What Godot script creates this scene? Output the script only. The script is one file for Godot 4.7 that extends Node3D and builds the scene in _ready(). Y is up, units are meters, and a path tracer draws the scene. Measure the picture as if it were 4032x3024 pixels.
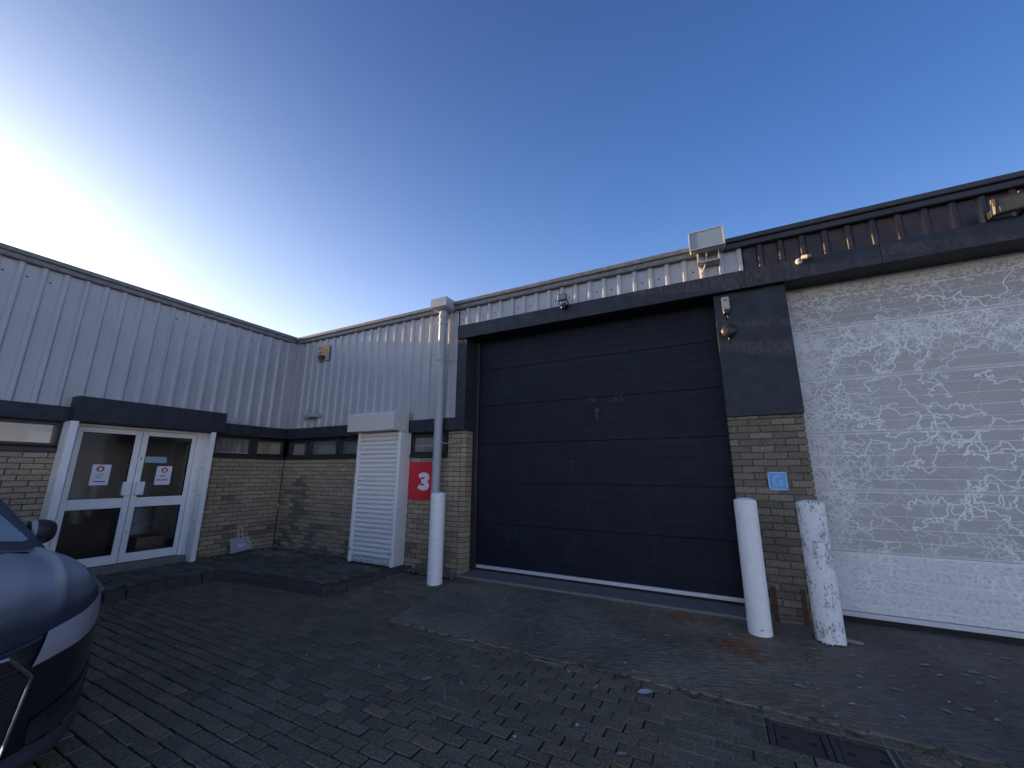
extends Node3D

# ---------------------------------------------------------------- geometry helper
class Geo:
	var v := PackedVector3Array()
	var n := PackedVector3Array()
	var uv := PackedVector2Array()
	var col := PackedColorArray()
	var paint := Color(1, 1, 1)
	var tinted := false

	func put(a: Vector3, na: Vector3, t: Vector2) -> void:
		v.append(a)
		n.append(na)
		uv.append(t)
		col.append(paint)

	# corners counter-clockwise seen from outside
	func tri(a: Vector3, b: Vector3, c: Vector3) -> void:
		var m := (b - a).cross(c - a).normalized()
		put(a, m, Vector2.ZERO)
		put(c, m, Vector2.ZERO)
		put(b, m, Vector2.ZERO)

	func quad(a: Vector3, b: Vector3, c: Vector3, d: Vector3) -> void:
		var m := (c - a).cross(d - b).normalized()
		for p in [a, c, b, a, d, c]:
			put(p, m, Vector2.ZERO)

	# a flat polygon, turned so that it faces "out"
	func face(p: Array, out: Vector3) -> void:
		var m: Vector3 = (p[1] - p[0]).cross(p[2] - p[0])
		if m.dot(out) < 0.0:
			p = p.duplicate()
			p.reverse()
		for i in range(1, p.size() - 1):
			tri(p[0], p[i], p[i + 1])

	func box(c: Vector3, s: Vector3) -> void:
		var h := s * 0.5
		for a in 3:
			for sg in [-1.0, 1.0]:
				var o := Vector3.ZERO
				o[a] = sg
				var b := (a + 1) % 3
				var d := (a + 2) % 3
				var p := []
				for k in [[-1, -1], [1, -1], [1, 1], [-1, 1]]:
					var q := Vector3.ZERO
					q[a] = sg * h[a]
					q[b] = k[0] * h[b]
					q[d] = k[1] * h[d]
					p.append(c + q)
				face(p, o)

	func span(x0: float, x1: float, y0: float, y1: float, z0: float, z1: float) -> void:
		box(Vector3(x0 + x1, y0 + y1, z0 + z1) * 0.5, Vector3(absf(x1 - x0), absf(y1 - y0), absf(z1 - z0)))

	# box with chamfered edges
	func cbox(c: Vector3, s: Vector3, bev: float, jit := 0.0, rng: RandomNumberGenerator = null) -> void:
		var h := s * 0.5
		var P := {}
		for sx in [-1, 1]:
			for sy in [-1, 1]:
				for sz in [-1, 1]:
					var sg := Vector3(sx, sy, sz)
					var w := Vector3.ZERO
					if rng:
						w = Vector3(rng.randf_range(-jit, jit), rng.randf_range(-jit, jit), rng.randf_range(-jit, jit))
					for a in 3:
						var q := Vector3.ZERO
						for k in 3:
							q[k] = sg[k] * (h[k] if k == a else h[k] - bev)
						P[[sx, sy, sz, a]] = c + q + w
		for a in 3:
			for sg in [-1, 1]:
				var p := []
				for k in [[-1, -1], [1, -1], [1, 1], [-1, 1]]:
					p.append(P[key(a, sg, k[0], k[1], a)])
				var o := Vector3.ZERO
				o[a] = sg
				face(p, o)
		for a in 3: # edges that run along axis a
			var b := (a + 1) % 3
			var d := (a + 2) % 3
			for sb in [-1, 1]:
				for sd in [-1, 1]:
					var o := Vector3.ZERO
					o[b] = sb
					o[d] = sd
					face([P[key(a, -1, sb, sd, b)], P[key(a, 1, sb, sd, b)], P[key(a, 1, sb, sd, d)], P[key(a, -1, sb, sd, d)]], o)
		for sx in [-1, 1]:
			for sy in [-1, 1]:
				for sz in [-1, 1]:
					face([P[[sx, sy, sz, 0]], P[[sx, sy, sz, 1]], P[[sx, sy, sz, 2]]], Vector3(sx, sy, sz))

	func key(a: int, sa: int, sb: int, sd: int, on: int) -> Array:
		var s := [0, 0, 0]
		s[a] = sa
		s[(a + 1) % 3] = sb
		s[(a + 2) % 3] = sd
		return [s[0], s[1], s[2], on]

	func cspan(x0: float, x1: float, y0: float, y1: float, z0: float, z1: float, bev := 0.004) -> void:
		cbox(Vector3(x0 + x1, y0 + y1, z0 + z1) * 0.5, Vector3(absf(x1 - x0), absf(y1 - y0), absf(z1 - z0)), bev)

	# smooth surface over points[i][j]; out: a point on the inner side when given
	func grid(p: Array, out: Vector3, uvs := []) -> void:
		var r := p.size()
		var c: int = p[0].size()
		var nn := []
		for i in r:
			nn.append([])
			for j in c:
				var du: Vector3 = p[mini(i + 1, r - 1)][j] - p[maxi(i - 1, 0)][j]
				var dv: Vector3 = p[i][mini(j + 1, c - 1)] - p[i][maxi(j - 1, 0)]
				nn[i].append(du.cross(dv).normalized())
		var flip := 1.0
		var mid: Vector3 = nn[r / 2][c / 2]
		if mid.dot(out) < 0.0:
			flip = -1.0
		for i in r - 1:
			for j in c - 1:
				var q := [[i, j], [i + 1, j], [i + 1, j + 1], [i, j + 1]]
				var order := [0, 2, 1, 0, 3, 2]
				if flip < 0.0:
					order = [0, 1, 2, 0, 2, 3]
				for k in order:
					var e: Array = q[k]
					put(p[e[0]][e[1]], nn[e[0]][e[1]] * flip, uvs[e[0]][e[1]] if uvs else Vector2(float(e[0]) / (r - 1), float(e[1]) / (c - 1)))

	# profile: [radius, height] pairs turned round an axis
	func lathe(base: Vector3, axis: Vector3, prof: Array, seg := 24, smooth_profile := false) -> void:
		axis = axis.normalized()
		var e1 := axis.cross(Vector3(0.31, 0.17, 0.93)).normalized()
		var e2 := axis.cross(e1)
		for i in prof.size() - 1:
			var r0: float = prof[i][0]
			var r1: float = prof[i + 1][0]
			var h0: float = prof[i][1]
			var h1: float = prof[i + 1][1]
			var sl := Vector2(h1 - h0, r0 - r1).normalized()
			var s0 := sl
			var s1 := sl
			if smooth_profile:
				if i > 0:
					s0 = (sl + Vector2(h0 - prof[i - 1][1], prof[i - 1][0] - r0).normalized()).normalized()
				if i < prof.size() - 2:
					s1 = (sl + Vector2(prof[i + 2][1] - h1, r1 - prof[i + 2][0]).normalized()).normalized()
			for k in seg:
				var a0 := TAU * k / seg
				var a1 := TAU * (k + 1) / seg
				var d0 := e1 * cos(a0) + e2 * sin(a0)
				var d1 := e1 * cos(a1) + e2 * sin(a1)
				var A := base + axis * h0 + d0 * r0
				var B := base + axis * h0 + d1 * r0
				var C := base + axis * h1 + d1 * r1
				var D := base + axis * h1 + d0 * r1
				var nA := d0 * s0.x + axis * s0.y
				var nB := d1 * s0.x + axis * s0.y
				var nC := d1 * s1.x + axis * s1.y
				var nD := d0 * s1.x + axis * s1.y
				var u0 := float(k) / seg
				var u1 := float(k + 1) / seg
				put(A, nA, Vector2(u0, h0))
				put(C, nC, Vector2(u1, h1))
				put(B, nB, Vector2(u1, h0))
				put(A, nA, Vector2(u0, h0))
				put(D, nD, Vector2(u0, h1))
				put(C, nC, Vector2(u1, h1))

	func tube(pts: Array, r: float, seg := 10, caps := true) -> void:
		var rings := []
		var e := Vector3.ZERO
		for i in pts.size():
			var d: Vector3 = (pts[mini(i + 1, pts.size() - 1)] - pts[maxi(i - 1, 0)]).normalized()
			if i == 0:
				e = d.cross(Vector3(0.37, 0.71, 0.13)).normalized()
			else:
				e = (e - d * e.dot(d)).normalized()
			var f := d.cross(e)
			var ring := []
			for k in seg:
				var a := TAU * k / seg
				ring.append([pts[i] + (e * cos(a) + f * sin(a)) * r, e * cos(a) + f * sin(a)])
			rings.append(ring)
		for i in pts.size() - 1:
			for k in seg:
				var a = rings[i][k]
				var b = rings[i][(k + 1) % seg]
				var c = rings[i + 1][(k + 1) % seg]
				var d = rings[i + 1][k]
				for q in [a, c, b, a, d, c]:
					put(q[0], q[1], Vector2.ZERO)
		if caps:
			for end in [0, pts.size() - 1]:
				var p := []
				for q in rings[end]:
					p.append(q[0])
				face(p, pts[end] - pts[1 if end == 0 else end - 1])

	# polygon in the x-y plane given as (origin, ex, ey), thick along ez
	func prism(poly: PackedVector2Array, o: Vector3, ex: Vector3, ey: Vector3, depth: float) -> void:
		var ez := ex.cross(ey).normalized()
		var t := Geometry2D.triangulate_polygon(poly)
		for i in range(0, t.size(), 3):
			var p := []
			for k in 3:
				var q := poly[t[i + k]]
				p.append(o + ex * q.x + ey * q.y)
			face([p[0] + ez * depth, p[1] + ez * depth, p[2] + ez * depth], ez)
			face(p, -ez)
		var turn := 1.0 if not Geometry2D.is_polygon_clockwise(poly) else -1.0
		for i in poly.size():
			var a := poly[i]
			var b := poly[(i + 1) % poly.size()]
			var A := o + ex * a.x + ey * a.y
			var B := o + ex * b.x + ey * b.y
			var out := (ex * (b.y - a.y) - ey * (b.x - a.x)) * turn
			face([A, B, B + ez * depth, A + ez * depth], out)

	func mesh(uvf = null) -> ArrayMesh:
		if uvf != null:
			for i in v.size():
				uv[i] = uvf.call(v[i])
		var a := []
		a.resize(Mesh.ARRAY_MAX)
		a[Mesh.ARRAY_VERTEX] = v
		a[Mesh.ARRAY_NORMAL] = n
		a[Mesh.ARRAY_TEX_UV] = uv
		if tinted:
			a[Mesh.ARRAY_COLOR] = col
		var m := ArrayMesh.new()
		m.add_surface_from_arrays(Mesh.PRIMITIVE_TRIANGLES, a)
		return m


# ---------------------------------------------------------------- scene helpers
var M := {}
var taken := {}
var brick_tones := []
var grime_tones := []
var rng := RandomNumberGenerator.new()


func numbered(called: String) -> String:
	if not taken.has(called):
		taken[called] = 0
		return called
	taken[called] += 1
	return "%s_%03d" % [called, taken[called]]


func tag(o: Node, label: String, category: String, group := "") -> Node:
	o.set_meta("label", label)
	o.set_meta("category", category)
	if group:
		o.set_meta("group", group)
	return o


func thing(called: String, label: String, category: String, at := Vector3.ZERO, group := "") -> Node3D:
	var o := Node3D.new()
	o.name = numbered(called)
	add_child(o)
	o.position = at
	tag(o, label, category, group)
	return o


func setting(called: String) -> Node3D:
	var o := Node3D.new()
	o.name = numbered(called)
	o.set_meta("kind", "structure")
	add_child(o)
	return o


# one mesh as a part of "parent"; its vertices are given in world space unless local is set
func part(called: String, g: Geo, m: Material, parent: Node3D, uvf = null, local := false) -> MeshInstance3D:
	var o := MeshInstance3D.new()
	o.name = called
	if not local:
		var off := Vector3.ZERO
		var q: Node = parent
		while q is Node3D and q != self:
			off += q.position
			q = q.get_parent()
		if uvf != null:
			for i in g.v.size():
				g.uv[i] = uvf.call(g.v[i])
			uvf = null
		for i in g.v.size():
			g.v[i] -= off
	o.mesh = g.mesh(uvf)
	o.mesh.surface_set_material(0, m)
	parent.add_child(o, true)
	return o


func single(called: String, g: Geo, m: Material, label: String, category: String, at: Vector3, group := "") -> MeshInstance3D:
	var o := MeshInstance3D.new()
	o.name = numbered(called)
	for i in g.v.size():
		g.v[i] -= at
	o.mesh = g.mesh()
	o.mesh.surface_set_material(0, m)
	o.position = at
	add_child(o)
	tag(o, label, category, group)
	return o


func lin(r: float, g: float, b: float) -> Color:
	return Color(r, g, b).linear_to_srgb()


func plain(called: String, c: Color, rough := 0.6, metal := 0.0, spec := 0.5) -> StandardMaterial3D:
	var m := StandardMaterial3D.new()
	m.resource_name = called
	m.albedo_color = c
	m.roughness = rough
	m.metallic = metal
	m.metallic_specular = spec
	M[called] = m
	return m


func noise(freq: float, sd: int, oct := 4, kind := FastNoiseLite.TYPE_SIMPLEX_SMOOTH) -> FastNoiseLite:
	var f := FastNoiseLite.new()
	f.noise_type = kind
	f.frequency = freq
	f.seed = sd
	f.fractal_octaves = oct
	return f


func grain(freq: float, sd: int, lo: float, hi: float, size := 256, oct := 5) -> NoiseTexture2D:
	var t := NoiseTexture2D.new()
	t.width = size
	t.height = size
	t.seamless = true
	t.noise = noise(freq, sd, oct)
	var r := Gradient.new()
	r.set_color(0, Color(lo, lo, lo))
	r.set_color(1, Color(hi, hi, hi))
	t.color_ramp = r
	return t


func bumps(freq: float, sd: int, strength: float, size := 256, oct := 5) -> NoiseTexture2D:
	var t := NoiseTexture2D.new()
	t.width = size
	t.height = size
	t.seamless = true
	t.noise = noise(freq, sd, oct)
	t.as_normal_map = true
	t.bump_strength = strength
	return t


# world-mapped material: colour times a grain, with a fine relief
func grainy(called: String, c: Color, tex: Texture2D, tile: float, rough := 0.7, nrm: Texture2D = null, nscale := 0.5, spec := 0.5) -> StandardMaterial3D:
	var m := plain(called, c, rough, 0.0, spec)
	m.albedo_texture = tex
	m.uv1_triplanar = true
	m.uv1_world_triplanar = true
	m.uv1_scale = Vector3.ONE / tile
	if nrm:
		m.normal_enabled = true
		m.normal_texture = nrm
		m.normal_scale = nscale
	return m


func painted(called: String, im: Image, rough := 0.6, spec := 0.5) -> StandardMaterial3D:
	var m := plain(called, Color.WHITE, rough, 0.0, spec)
	m.albedo_texture = ImageTexture.create_from_image(im)
	return m


const CAM := Vector3(8.12, 1.45, 5.29)
const SUN_UP := 10.0      # degrees above the horizon
const SUN_TURN := 3.0     # degrees from the long wall's own direction towards the yard


func _ready() -> void:
	rng.seed = 77
	camera_and_light()
	materials()
	ground()
	office_wing()
	warehouse()
	neighbour()
	fittings()
	bollards()
	car()
	litter()


# ---------------------------------------------------------------- camera, sky, sun
func camera_and_light() -> void:
	var cam := Camera3D.new()
	cam.name = "camera"
	var yaw := -0.480583
	var pit := 0.220880
	var rol := 0.005525
	var fw := Vector3(sin(yaw) * cos(pit), sin(pit), -cos(yaw) * cos(pit))
	var rt := Vector3(cos(yaw), 0, sin(yaw))
	var up := rt.cross(fw)
	var r2 := rt * cos(rol) + up * sin(rol)
	var u2 := up * cos(rol) - rt * sin(rol)
	cam.transform = Transform3D(Basis(r2, u2, -fw), CAM)
	cam.fov = 88.2
	cam.near = 0.05
	cam.far = 2000.0
	add_child(cam)
	cam.current = true

	var to_sun := Vector3(-cos(deg_to_rad(SUN_UP)) * cos(deg_to_rad(SUN_TURN)), sin(deg_to_rad(SUN_UP)), cos(deg_to_rad(SUN_UP)) * sin(deg_to_rad(SUN_TURN)))
	# clear winter sky with a low sun: blue overhead, pale towards the horizon, hazy glow round the sun
	var W := 1024
	var H := 512
	var im := Image.create(W, H, false, Image.FORMAT_RGBAF)
	for y in H:
		var el := (0.5 - (y + 0.5) / H) * PI
		var e := maxf(rad_to_deg(el), 0.0)
		var blue := exp(-e / 35.0)
		var pale := exp(-e / 11.0)
		var low := exp(-e / 6.5)
		var base := Vector3(0.013, 0.011, 0.062) + Vector3(0.034, 0.225, 0.58) * blue + Vector3(0.11, 0.10, 0.07) * pale + Vector3(1.45, 1.20, 0.78) * low
		var haze := exp(-e / 20.0)
		for x in W:
			var az := ((x + 0.5) / W) * TAU
			var d := Vector3(sin(az) * cos(el), sin(el), -cos(az) * cos(el))
			var g := rad_to_deg(acos(clampf(d.dot(to_sun), -1.0, 1.0)))
			var c := base + Vector3(4.5, 4.55, 4.3) * (0.46 * exp(-g / 27.0) * haze) + Vector3(1.0, 0.93, 0.8) * (5.0 * exp(-g / 6.0))
			im.set_pixel(x, y, Color(c.x, c.y, c.z))
	var sky := Sky.new()
	var sm := PanoramaSkyMaterial.new()
	sm.panorama = ImageTexture.create_from_image(im)
	sky.sky_material = sm
	var env := Environment.new()
	env.background_mode = Environment.BG_SKY
	env.sky = sky
	env.tonemap_mode = Environment.TONE_MAPPER_LINEAR
	env.tonemap_exposure = 2.4
	env.background_energy_multiplier = 0.82
	env.sdfgi_enabled = true
	env.ssao_enabled = true
	env.ssil_enabled = true
	var we := WorldEnvironment.new()
	we.environment = env
	add_child(we)

	var sun := DirectionalLight3D.new()
	sun.name = "sun"
	sun.light_energy = 1.6
	sun.light_color = Color(1.0, 0.84, 0.62)
	sun.light_angular_distance = 0.5
	sun.shadow_enabled = true
	add_child(sun)
	sun.look_at_from_position(to_sun * 50.0, Vector3.ZERO, Vector3.UP)


# ---------------------------------------------------------------- materials
func materials() -> void:
	var fine := grain(0.06, 3, 0.72, 1.0)
	var coarse := grain(0.02, 5, 0.7, 1.0, 512, 6)
	var pit := bumps(0.09, 11, 6.0)
	var wave := bumps(0.012, 12, 2.0)
	M.fine = fine
	M.coarse = coarse
	grainy("cladding_grey", lin(0.44, 0.44, 0.445), grain(0.008, 21, 0.95, 1.0, 512, 5), 2.6, 0.30, wave, 0.12)
	grainy("flashing_grey", lin(0.43, 0.44, 0.455), grain(0.01, 22, 0.93, 1.0, 512, 5), 2.0, 0.45, wave, 0.15)
	grainy("gutter_grey", lin(0.24, 0.235, 0.23), grain(0.02, 23, 0.7, 1.0, 512, 5), 1.3, 0.55)
	grainy("gutter_dark", lin(0.035, 0.036, 0.042), grain(0.02, 24, 0.7, 1.0), 1.1, 0.5)
	grainy("trim_dark", lin(0.044, 0.049, 0.062), grain(0.012, 25, 0.72, 1.0, 512, 6), 1.7, 0.5, pit, 0.08, 0.35)
	grainy("cladding_brown", lin(0.056, 0.029, 0.024), grain(0.01, 26, 0.6, 1.0, 512, 6), 1.5, 0.42, wave, 0.2)
	grainy("mortar", lin(0.15, 0.126, 0.094), grain(0.03, 27, 0.7, 1.0, 512, 6), 0.9, 0.95)
	grainy("core", lin(0.10, 0.10, 0.10), fine, 1.0, 0.9)
	grainy("roof_sheet", lin(0.16, 0.16, 0.16), coarse, 2.0, 0.8)
	var bt := grain(0.03, 31, 0.80, 1.0, 512, 6)
	var bn := bumps(0.08, 32, 10.0)
	var tones := [[0.50, 0.40, 0.265], [0.53, 0.43, 0.285], [0.465, 0.37, 0.24], [0.515, 0.40, 0.265], [0.44, 0.35, 0.225], [0.55, 0.455, 0.31], [0.50, 0.365, 0.245]]
	for i in tones.size():
		grainy("brick_%d" % i, lin(tones[i][0], tones[i][1], tones[i][2]), bt, 0.55, 0.9, bn, 0.6)
	brick_tones = tones
	var grime := [[0.28, 0.235, 0.17], [0.235, 0.198, 0.142], [0.22, 0.195, 0.13], [0.34, 0.285, 0.205]]
	for i in grime.size():
		grainy("grimy_brick_%d" % i, lin(grime[i][0], grime[i][1], grime[i][2]), bt, 0.45, 0.92, bn, 0.6)
	grime_tones = grime
	var fb := grainy("brick_field", Color.WHITE, bt, 0.55, 0.9, bn, 0.6)
	fb.vertex_color_use_as_albedo = true
	var pt := grain(0.05, 41, 0.68, 1.0, 512, 6)
	var pn := bumps(0.1, 42, 9.0)
	var pav := [[0.285, 0.222, 0.142], [0.31, 0.242, 0.155], [0.245, 0.194, 0.127], [0.27, 0.226, 0.135], [0.33, 0.254, 0.165], [0.255, 0.217, 0.132]]
	for i in pav.size():
		grainy("paver_%d" % i, lin(pav[i][0], pav[i][1], pav[i][2]), pt, 0.6, 0.9, pn, 0.5, 0.25)
	var pf := grainy("paver_field", Color.WHITE, pt, 0.6, 0.9, pn, 0.5, 0.25)
	pf.vertex_color_use_as_albedo = true
	var bed := grainy("joint_bed", Color.WHITE, grain(0.06, 43, 0.35, 1.0, 512, 6), 0.35, 0.95)
	bed.vertex_color_use_as_albedo = true
	grainy("yard_far", lin(0.12, 0.11, 0.10), coarse, 1.5, 0.9)
	grainy("kerb_stone", lin(0.10, 0.09, 0.073), pt, 0.5, 0.9, pn, 0.7)
	grainy("sill_concrete", lin(0.28, 0.255, 0.22), pt, 0.7, 0.85, pn, 0.4)
	grainy("white_frame", lin(0.88, 0.86, 0.82), grain(0.02, 51, 0.95, 1.0), 0.8, 0.4)
	grainy("white_shutter", lin(0.87, 0.85, 0.81), grain(0.03, 52, 0.94, 1.0, 512, 6), 0.7, 0.45)
	grainy("cream_box", lin(0.72, 0.68, 0.60), grain(0.04, 53, 0.90, 1.0, 512, 6), 0.6, 0.6)
	grainy("white_paint", lin(0.89, 0.87, 0.84), grain(0.02, 54, 0.95, 1.0), 0.5, 0.5, pit, 0.1)
	plain("frame_dark", lin(0.022, 0.022, 0.026), 0.4)
	plain("rubber", lin(0.012, 0.012, 0.012), 0.8)
	plain("black_plastic", lin(0.018, 0.018, 0.02), 0.45)
	plain("aluminium", lin(0.62, 0.63, 0.65), 0.4, 0.3)
	plain("screw_dark", lin(0.09, 0.09, 0.1), 0.5, 0.4)
	plain("steel", lin(0.53, 0.54, 0.555), 0.3, 0.8)
	plain("pipe_grey", lin(0.36, 0.365, 0.385), 0.38)
	plain("sign_red", lin(0.60, 0.018, 0.03), 0.45)
	plain("letter_white", lin(0.72, 0.73, 0.75), 0.5)
	plain("paper", lin(0.72, 0.73, 0.75), 0.55)
	plain("ink_dark", lin(0.06, 0.06, 0.1), 0.6)
	plain("ink_blue", lin(0.03, 0.07, 0.30), 0.6)
	plain("ink_red", lin(0.40, 0.03, 0.05), 0.6)
	plain("sticker_blue", lin(0.28, 0.40, 0.44), 0.5)
	plain("alarm_yellow", lin(0.62, 0.36, 0.12), 0.5)
	plain("alarm_blue", lin(0.03, 0.04, 0.12), 0.5)
	plain("alarm_lens", lin(0.05, 0.06, 0.09), 0.25)
	plain("cream_plastic", lin(0.42, 0.40, 0.34), 0.55)
	plain("lens_dim", lin(0.20, 0.20, 0.20), 0.3)
	plain("flood_grey", lin(0.42, 0.43, 0.43), 0.5)
	plain("flood_glass", lin(0.26, 0.32, 0.34), 0.18)
	plain("cable_white", lin(0.66, 0.64, 0.60), 0.5)
	plain("curtain_tan", lin(0.34, 0.30, 0.23), 0.9)
	plain("clutter_brown", lin(0.15, 0.115, 0.075), 0.9)
	plain("curtain_gold", lin(0.40, 0.34, 0.22), 0.9)
	plain("obscured", lin(0.22, 0.245, 0.24), 0.35)
	plain("room_wall", lin(0.66, 0.61, 0.53), 0.9)
	plain("room_floor", lin(0.04, 0.036, 0.03), 0.8)
	plain("desk_wood", lin(0.10, 0.065, 0.045), 0.6)
	plain("cardboard", lin(0.28, 0.20, 0.13), 0.85)
	plain("rust", lin(0.10, 0.055, 0.035), 0.85)
	plain("dustpan_grey", lin(0.34, 0.35, 0.40), 0.4)
	plain("wood_pale", lin(0.20, 0.15, 0.09), 0.8)
	plain("litter_white", lin(0.55, 0.54, 0.53), 0.7)
	plain("litter_pale", lin(0.30, 0.275, 0.245), 0.85)
	plain("litter_tan", lin(0.25, 0.21, 0.15), 0.85)
	plain("litter_dark", lin(0.035, 0.03, 0.026), 0.9)
	var g := StandardMaterial3D.new()
	g.resource_name = "window_glass"
	g.transparency = BaseMaterial3D.TRANSPARENCY_ALPHA
	g.albedo_color = Color(0.10, 0.11, 0.11, 0.10)
	g.roughness = 0.03
	M.glass = g


# ---------------------------------------------------------------- the yard
# the concrete apron rises a little towards the wall
func lie(x: float, z: float) -> float:
	if z >= 1.75:
		return -0.10
	return -0.10 + 0.075 * clampf((1.75 - z) / 1.75, 0.0, 1.15)


func slab_left(z: float) -> float:
	return lerpf(4.60, 4.82, clampf((z - 0.16) / 1.58, 0.0, 1.0))


func paver_meshes() -> Array:
	var out := []
	for k in 4:
		var g := Geo.new()
		var r := RandomNumberGenerator.new()
		r.seed = 900 + k
		g.cbox(Vector3(0, -0.03, 0), Vector3(0.190, 0.06, 0.089), 0.005, 0.0025, r)
		out.append(g.mesh())
	return out


func ground() -> void:
	var far := setting("ground")
	var g := Geo.new()
	g.quad(Vector3(-300, -0.19, 300), Vector3(300, -0.19, 300), Vector3(300, -0.19, -300), Vector3(-300, -0.19, -300))
	part("yard_sheet", g, M.yard_far, far)

	# ---- block paving of the yard, courses along the long wall
	var yard := setting("block_paving")
	var jn := noise(1.3, 61, 3)
	g = Geo.new()
	g.tinted = true
	var x := 1.2
	while x < 13.0:
		var z := -0.05
		while z < 9.0:
			# the joints hold dark silt on the left and pale sand in patches on the right
			var pale := smoothstep(-0.05, 0.35, jn.get_noise_2d(x * 0.9, z * 0.9) + (x - 7.0) * 0.14 - absf(z - 2.3) * 0.10)
			var l := lerpf(0.026, 0.60, pale)
			g.paint = Color(l, l * 0.87, l * 0.64)
			var c := []
			for q in [[0, 0], [0, 1], [1, 1], [1, 0]]:
				c.append(Vector3(x + q[0] * 0.1, lie(0, z + q[1] * 0.1) - lerpf(0.0085, 0.0048, pale), z + q[1] * 0.1))
			if absf(x + 0.05 - 8.53) > 0.31 or absf(z + 0.05 - 2.0045) > 0.14:
				g.quad(c[0], c[1], c[2], c[3])
			z += 0.1
		x += 0.1
	part("joint_sand", g, M.joint_bed, yard)

	var meshes := paver_meshes()
	var tone := noise(0.35, 62, 2)
	var pp := [[0.02, 3.55], [1.30, 3.55], [1.32, 1.70], [1.50, 1.66], [1.78, 1.58], [1.98, 1.54], [3.50, 1.44], [3.52, 0.02], [0.02, 0.02]]
	var poly := PackedVector2Array()
	for q in pp:
		poly.append(Vector2(q[0], q[1]))
	var spots := []
	var cuts := []
	var row := 0
	var zz := 0.33
	while zz < 8.6:
		var off := 0.0 if row % 2 == 0 else 0.1
		var xx := 1.42 + off
		while xx < 12.4:
			var ok := true
			if zz < 1.74 and xx > slab_left(zz) + 0.085:
				ok = false
			if Geometry2D.is_point_in_polygon(Vector2(xx, zz), poly):
				ok = false
			if absf(zz - 2.0045) < 0.14 and absf(xx - 8.53) < 0.41:
				# blocks beside the access covers are cut to fit
				ok = false
				if xx - 0.1 < 8.212 - 0.03:
					cuts.append([xx - 0.096, 8.210, zz])
				elif xx + 0.1 > 8.848 + 0.03:
					cuts.append([8.850, xx + 0.096, zz])
			if ok:
				spots.append(Vector3(xx, lie(xx, zz), zz))
			xx += 0.2
		zz += 0.0985
		row += 1
	var cam: Camera3D = get_node("camera")
	var inv := cam.transform.affine_inverse()
	var th := tan(deg_to_rad(44.1))
	var near := []
	var rest := []
	for s in spots:
		var q: Vector3 = inv * s
		if q.z < -0.3 and absf(q.x / -q.z) < th * 1.36 and absf(q.y / -q.z) < th * 1.03 and not (s.z > 3.85 and s.x < 5.0):
			near.append(s)
		else:
			rest.append(s)
	near.sort_custom(func(a, b): return a.distance_squared_to(CAM) < b.distance_squared_to(CAM))
	var fg := Geo.new()
	fg.tinted = true
	var cols := [[0.285, 0.222, 0.142], [0.31, 0.242, 0.155], [0.245, 0.194, 0.127], [0.27, 0.226, 0.135], [0.33, 0.254, 0.165], [0.255, 0.217, 0.132]]
	for i in near.size() + rest.size():
		var s: Vector3 = near[i] if i < near.size() else rest[i - near.size()]
		var t := int(clampf((tone.get_noise_2d(s.x, s.z) + 0.5) * 3.0 + rng.randf_range(0, 3.0), 0, 5))
		s += Vector3(rng.randf_range(-0.003, 0.003), rng.randf_range(-0.0012, 0.003), rng.randf_range(-0.003, 0.003))
		var tilt := Vector3(rng.randf_range(-0.012, 0.012), rng.randf_range(-0.015, 0.015), rng.randf_range(-0.007, 0.007))
		if s.z < 1.7:
			tilt.x += 0.043
		if i < 300:
			var o := MeshInstance3D.new()
			o.name = "paver"
			o.mesh = meshes[rng.randi() % 4]
			o.material_override = M["paver_%d" % t]
			o.position = s
			o.rotation = tilt
			yard.add_child(o, true)
		else:
			fg.paint = Color(cols[t][0], cols[t][1], cols[t][2])
			var a := fg.v.size()
			fg.cbox(Vector3(0, -0.03, 0), Vector3(0.190, 0.06, 0.089), 0.005, 0.0025, rng)
			var b := Basis.from_euler(tilt)
			for k in range(a, fg.v.size()):
				fg.v[k] = b * fg.v[k] + s
				fg.n[k] = b * fg.n[k]
	for q in cuts:
		fg.paint = Color(0.215, 0.186, 0.128)
		fg.cbox(Vector3((q[0] + q[1]) * 0.5, -0.13, q[2]), Vector3(q[1] - q[0] - 0.006, 0.06, 0.089), 0.005, 0.002, rng)
	part("far_pavers", fg, M.paver_field, yard).set_meta("kind", "stuff")

	# ---- concrete apron in front of the big doors
	var apron := setting("concrete_apron")
	var W := 1024
	var H := 256
	var im := Image.create(W, H, false, Image.FORMAT_RGB8)
	var n1 := noise(0.9, 71, 5)
	var n2 := noise(7.0, 72, 4)
	var n3 := noise(40.0, 73, 3)
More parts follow.
